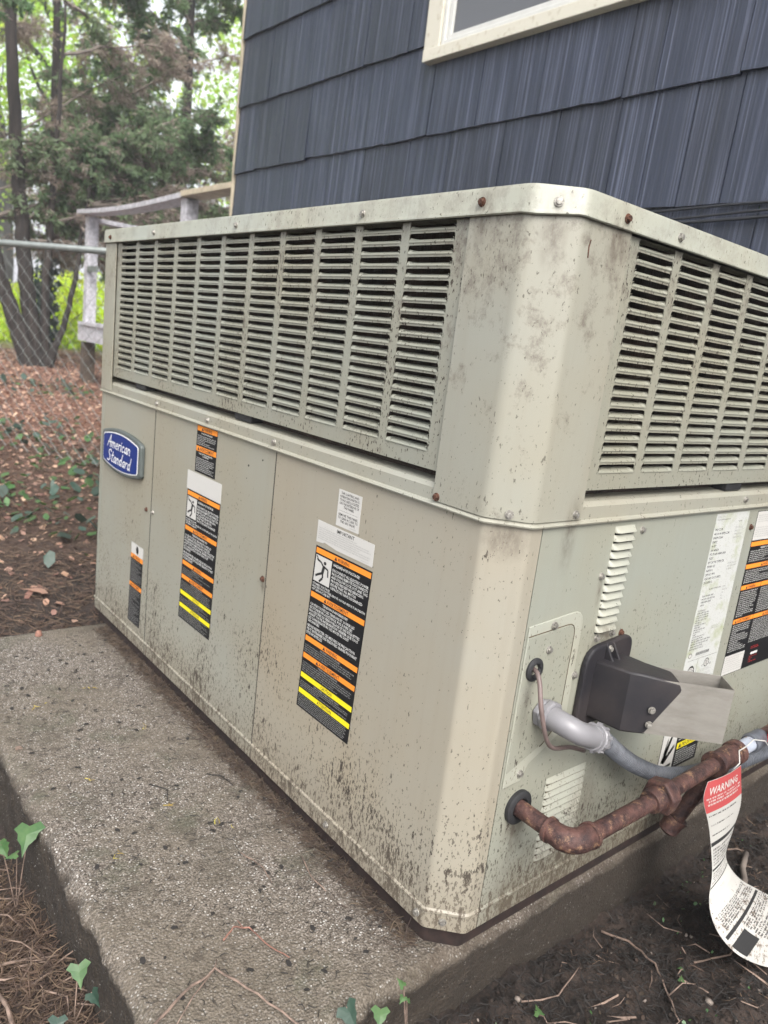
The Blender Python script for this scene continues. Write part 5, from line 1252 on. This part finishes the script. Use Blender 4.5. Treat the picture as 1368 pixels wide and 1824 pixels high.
gzz = lambda x, y, u=0.0: (x, y, float(ground_z(np.array([x]), np.array([y]))[0]) + u)
stick('twig', 'bent pale twig on the mud below the short side', [gzz(.409, -.022, .006), gzz(.417, -.070, .008), gzz(.393, -.134, .006), gzz(.345, -.186, .006), gzz(.304, -.225, .004)], .0024, .0010, m_twig, [[gzz(.345, -.186, .006), gzz(.372, -.192, .012), gzz(.390, -.205, .008)]])
stick('stick', 'mossy grey stick poking out behind the paper tag', [gzz(.66, -.150, .006), gzz(.87, -.070, .012)], .0065, .0058, m_branch, cat='stick')
stick('stick', 'pale stick at the left edge pointing at the pad', [gzz(-.53, .41, .010), gzz(-.49, .432, .014), gzz(-.451, .436, .012), gzz(-.412, .425, .008)], .0030, .0018, m_twig, cat='stick')
stick('stick', 'upright leaning pale stick in the bottom left corner', [gzz(-.512, .405, .010), gzz(-.497, .345, .016), gzz(-.500, .29, .010)], .0036, .0026, m_twig, cat='stick')
stick('twig', 'thin forked twig over the needles left of the slab', [gzz(-.462, .372, .008), gzz(-.432, .380, .014), gzz(-.410, .412, .006)], .0018, .0010, m_twig)
stick('twig', 'short dark twig beside the foot of the slab on the mud', [gzz(.15, -.05, .006), gzz(.21, -.075, .010), gzz(.28, -.062, .005)], .0016, .0010, m_twig)
stick('twig', 'crooked twig on the mud at the bottom right corner of the view', [gzz(.46, -.17, .006), gzz(.52, -.20, .010), gzz(.60, -.19, .005)], .0018, .0010, m_twig)
# ivy leaves: palmate, five lobed
IV = [(0, 0), (.30, -.16), (.52, .05), (.34, .22), (.30, .42), (.12, .62), (0, 1.0), (-.12, .62), (-.30, .42), (-.34, .22), (-.52, .05), (-.30, -.16)]
def ivy_leaf(mb, c, size, yaw, pitch, roll=0.0, fold=.14):
    Rm_ = Euler((pitch, roll, yaw)).to_matrix(); c = Vector(c); P = [c + Rm_ @ Vector((0, .30 * size, .03 * size))]
    for x, y in IV: P.append(c + Rm_ @ Vector((x * size, y * size, (-fold * abs(x) - .10 * y * y) * size)))
    n = len(IV); mb.add(P, [(0, 1 + i, 1 + (i + 1) % n) for i in range(n)])
def ivy(label, base, leaves, mat=m_ivy):
    t = thing('ivy_sprig', label, 'ivy', base, 'ivy sprigs by the slab'); B = Vector(base)
    for (p, size, yaw, pitch, roll, dark) in leaves:
        p = Vector(p); mb = MB(); ivy_leaf(mb, p - B, size, yaw, pitch, roll); mb.build('leaf', m_ivyd if dark else m_ivy, t)
        MB().tube([(0, 0, 0), (p - B) * .5 + Vector((0, 0, .005)), p - B], .0009, 5).build('stem', m_twig, t)
ivy('ivy sprig with one broad green leaf at the left edge of the slab', gzz(-.425, .60), [((-.404, .606, -.034), .052, 2.5, -.55, .15, 0), ((-.434, .565, -.050), .022, 1.2, -.3, 0, 0), ((-.450, .600, -.050), .028, 3.4, -.5, 0, 0), ((-.442, .640, -.07), .020, 3.0, -.4, 0, 0)])
ivy('ivy sprig with two round leaves against the rough side of the slab', gzz(-.425, .29), [((-.418, .300, -.060), .032, 2.9, -.75, .1, 0), ((-.412, .262, -.078), .024, 3.6, -.7, 0, 1), ((-.456, .262, -.095), .026, 2.6, -.5, 0, 1)])
ivy('dark veined ivy leaf poking over the front edge of the slab', (-.15, -.03, -.10), [((-.163, .012, -.022), .036, 3.3, -.75, .1, 1), ((-.126, -.016, -.022), .026, 2.4, -.5, 0, 0)])
ivy('tiny seedling with pale leaves rising in front of the slab', (-.085, -.035, -.10), [((-.103, -.030, .014), .014, .3, .5, 0, 0), ((-.100, -.030, -.004), .012, 1.9, -.3, 0, 0), ((-.094, -.031, -.014), .011, -1.2, -.2, 0, 0)])
ivy('low ivy sprig with light leaves on the mud near the bottom right', gzz(.15, -.10), [(gzz(.150, -.085, .008), .018, -.5, .2, 0, 0), (gzz(.158, -.118, .008), .014, .9, .2, 0, 0), (gzz(.196, -.132, .008), .014, 2.0, .2, 0, 1)])
ivy('single ivy sprig on the mud beside the bent twig', gzz(.40, -.17), [(gzz(.42, -.17, .008), .012, 1.0, .2, 0, 0), (gzz(.385, -.185, .008), .012, -1.0, .2, 0, 0)])
mb = MB(); ivy_leaf(mb, (0, 0, 0), .075, 1.2, .15, .1, .05); o = mb.build('dead_leaf', m_litter); o.location = gzz(-.06, 1.76, .02); tag(o, 'curled tan dead leaf on the soil beyond the slab', 'leaf')
o = MB().disc((0, 0, 0), (0, 0, 1), .011, .016, 10, .006).build('walnut_husk', m_twigr, bevel=.004); o.location = (-.175, 1.405, PZ); tag(o, 'small brown nut husk on the far end of the slab', 'nut')
mb = MB(); mb.extrude([(-.006, -.003, 0), (.007, -.005, 0), (.005, .006, 0), (-.004, .005, 0)], (0, 0, .003)); o = mb.build('pebble', m_twig); o.location = (-.36, .86, PZ - .001); tag(o, 'small pale pebble at the left rim of the slab', 'pebble')
print('TRIS', sum(len(o.data.polygons) for o in sc.objects if o.type == 'MESH'), len(sc.objects))
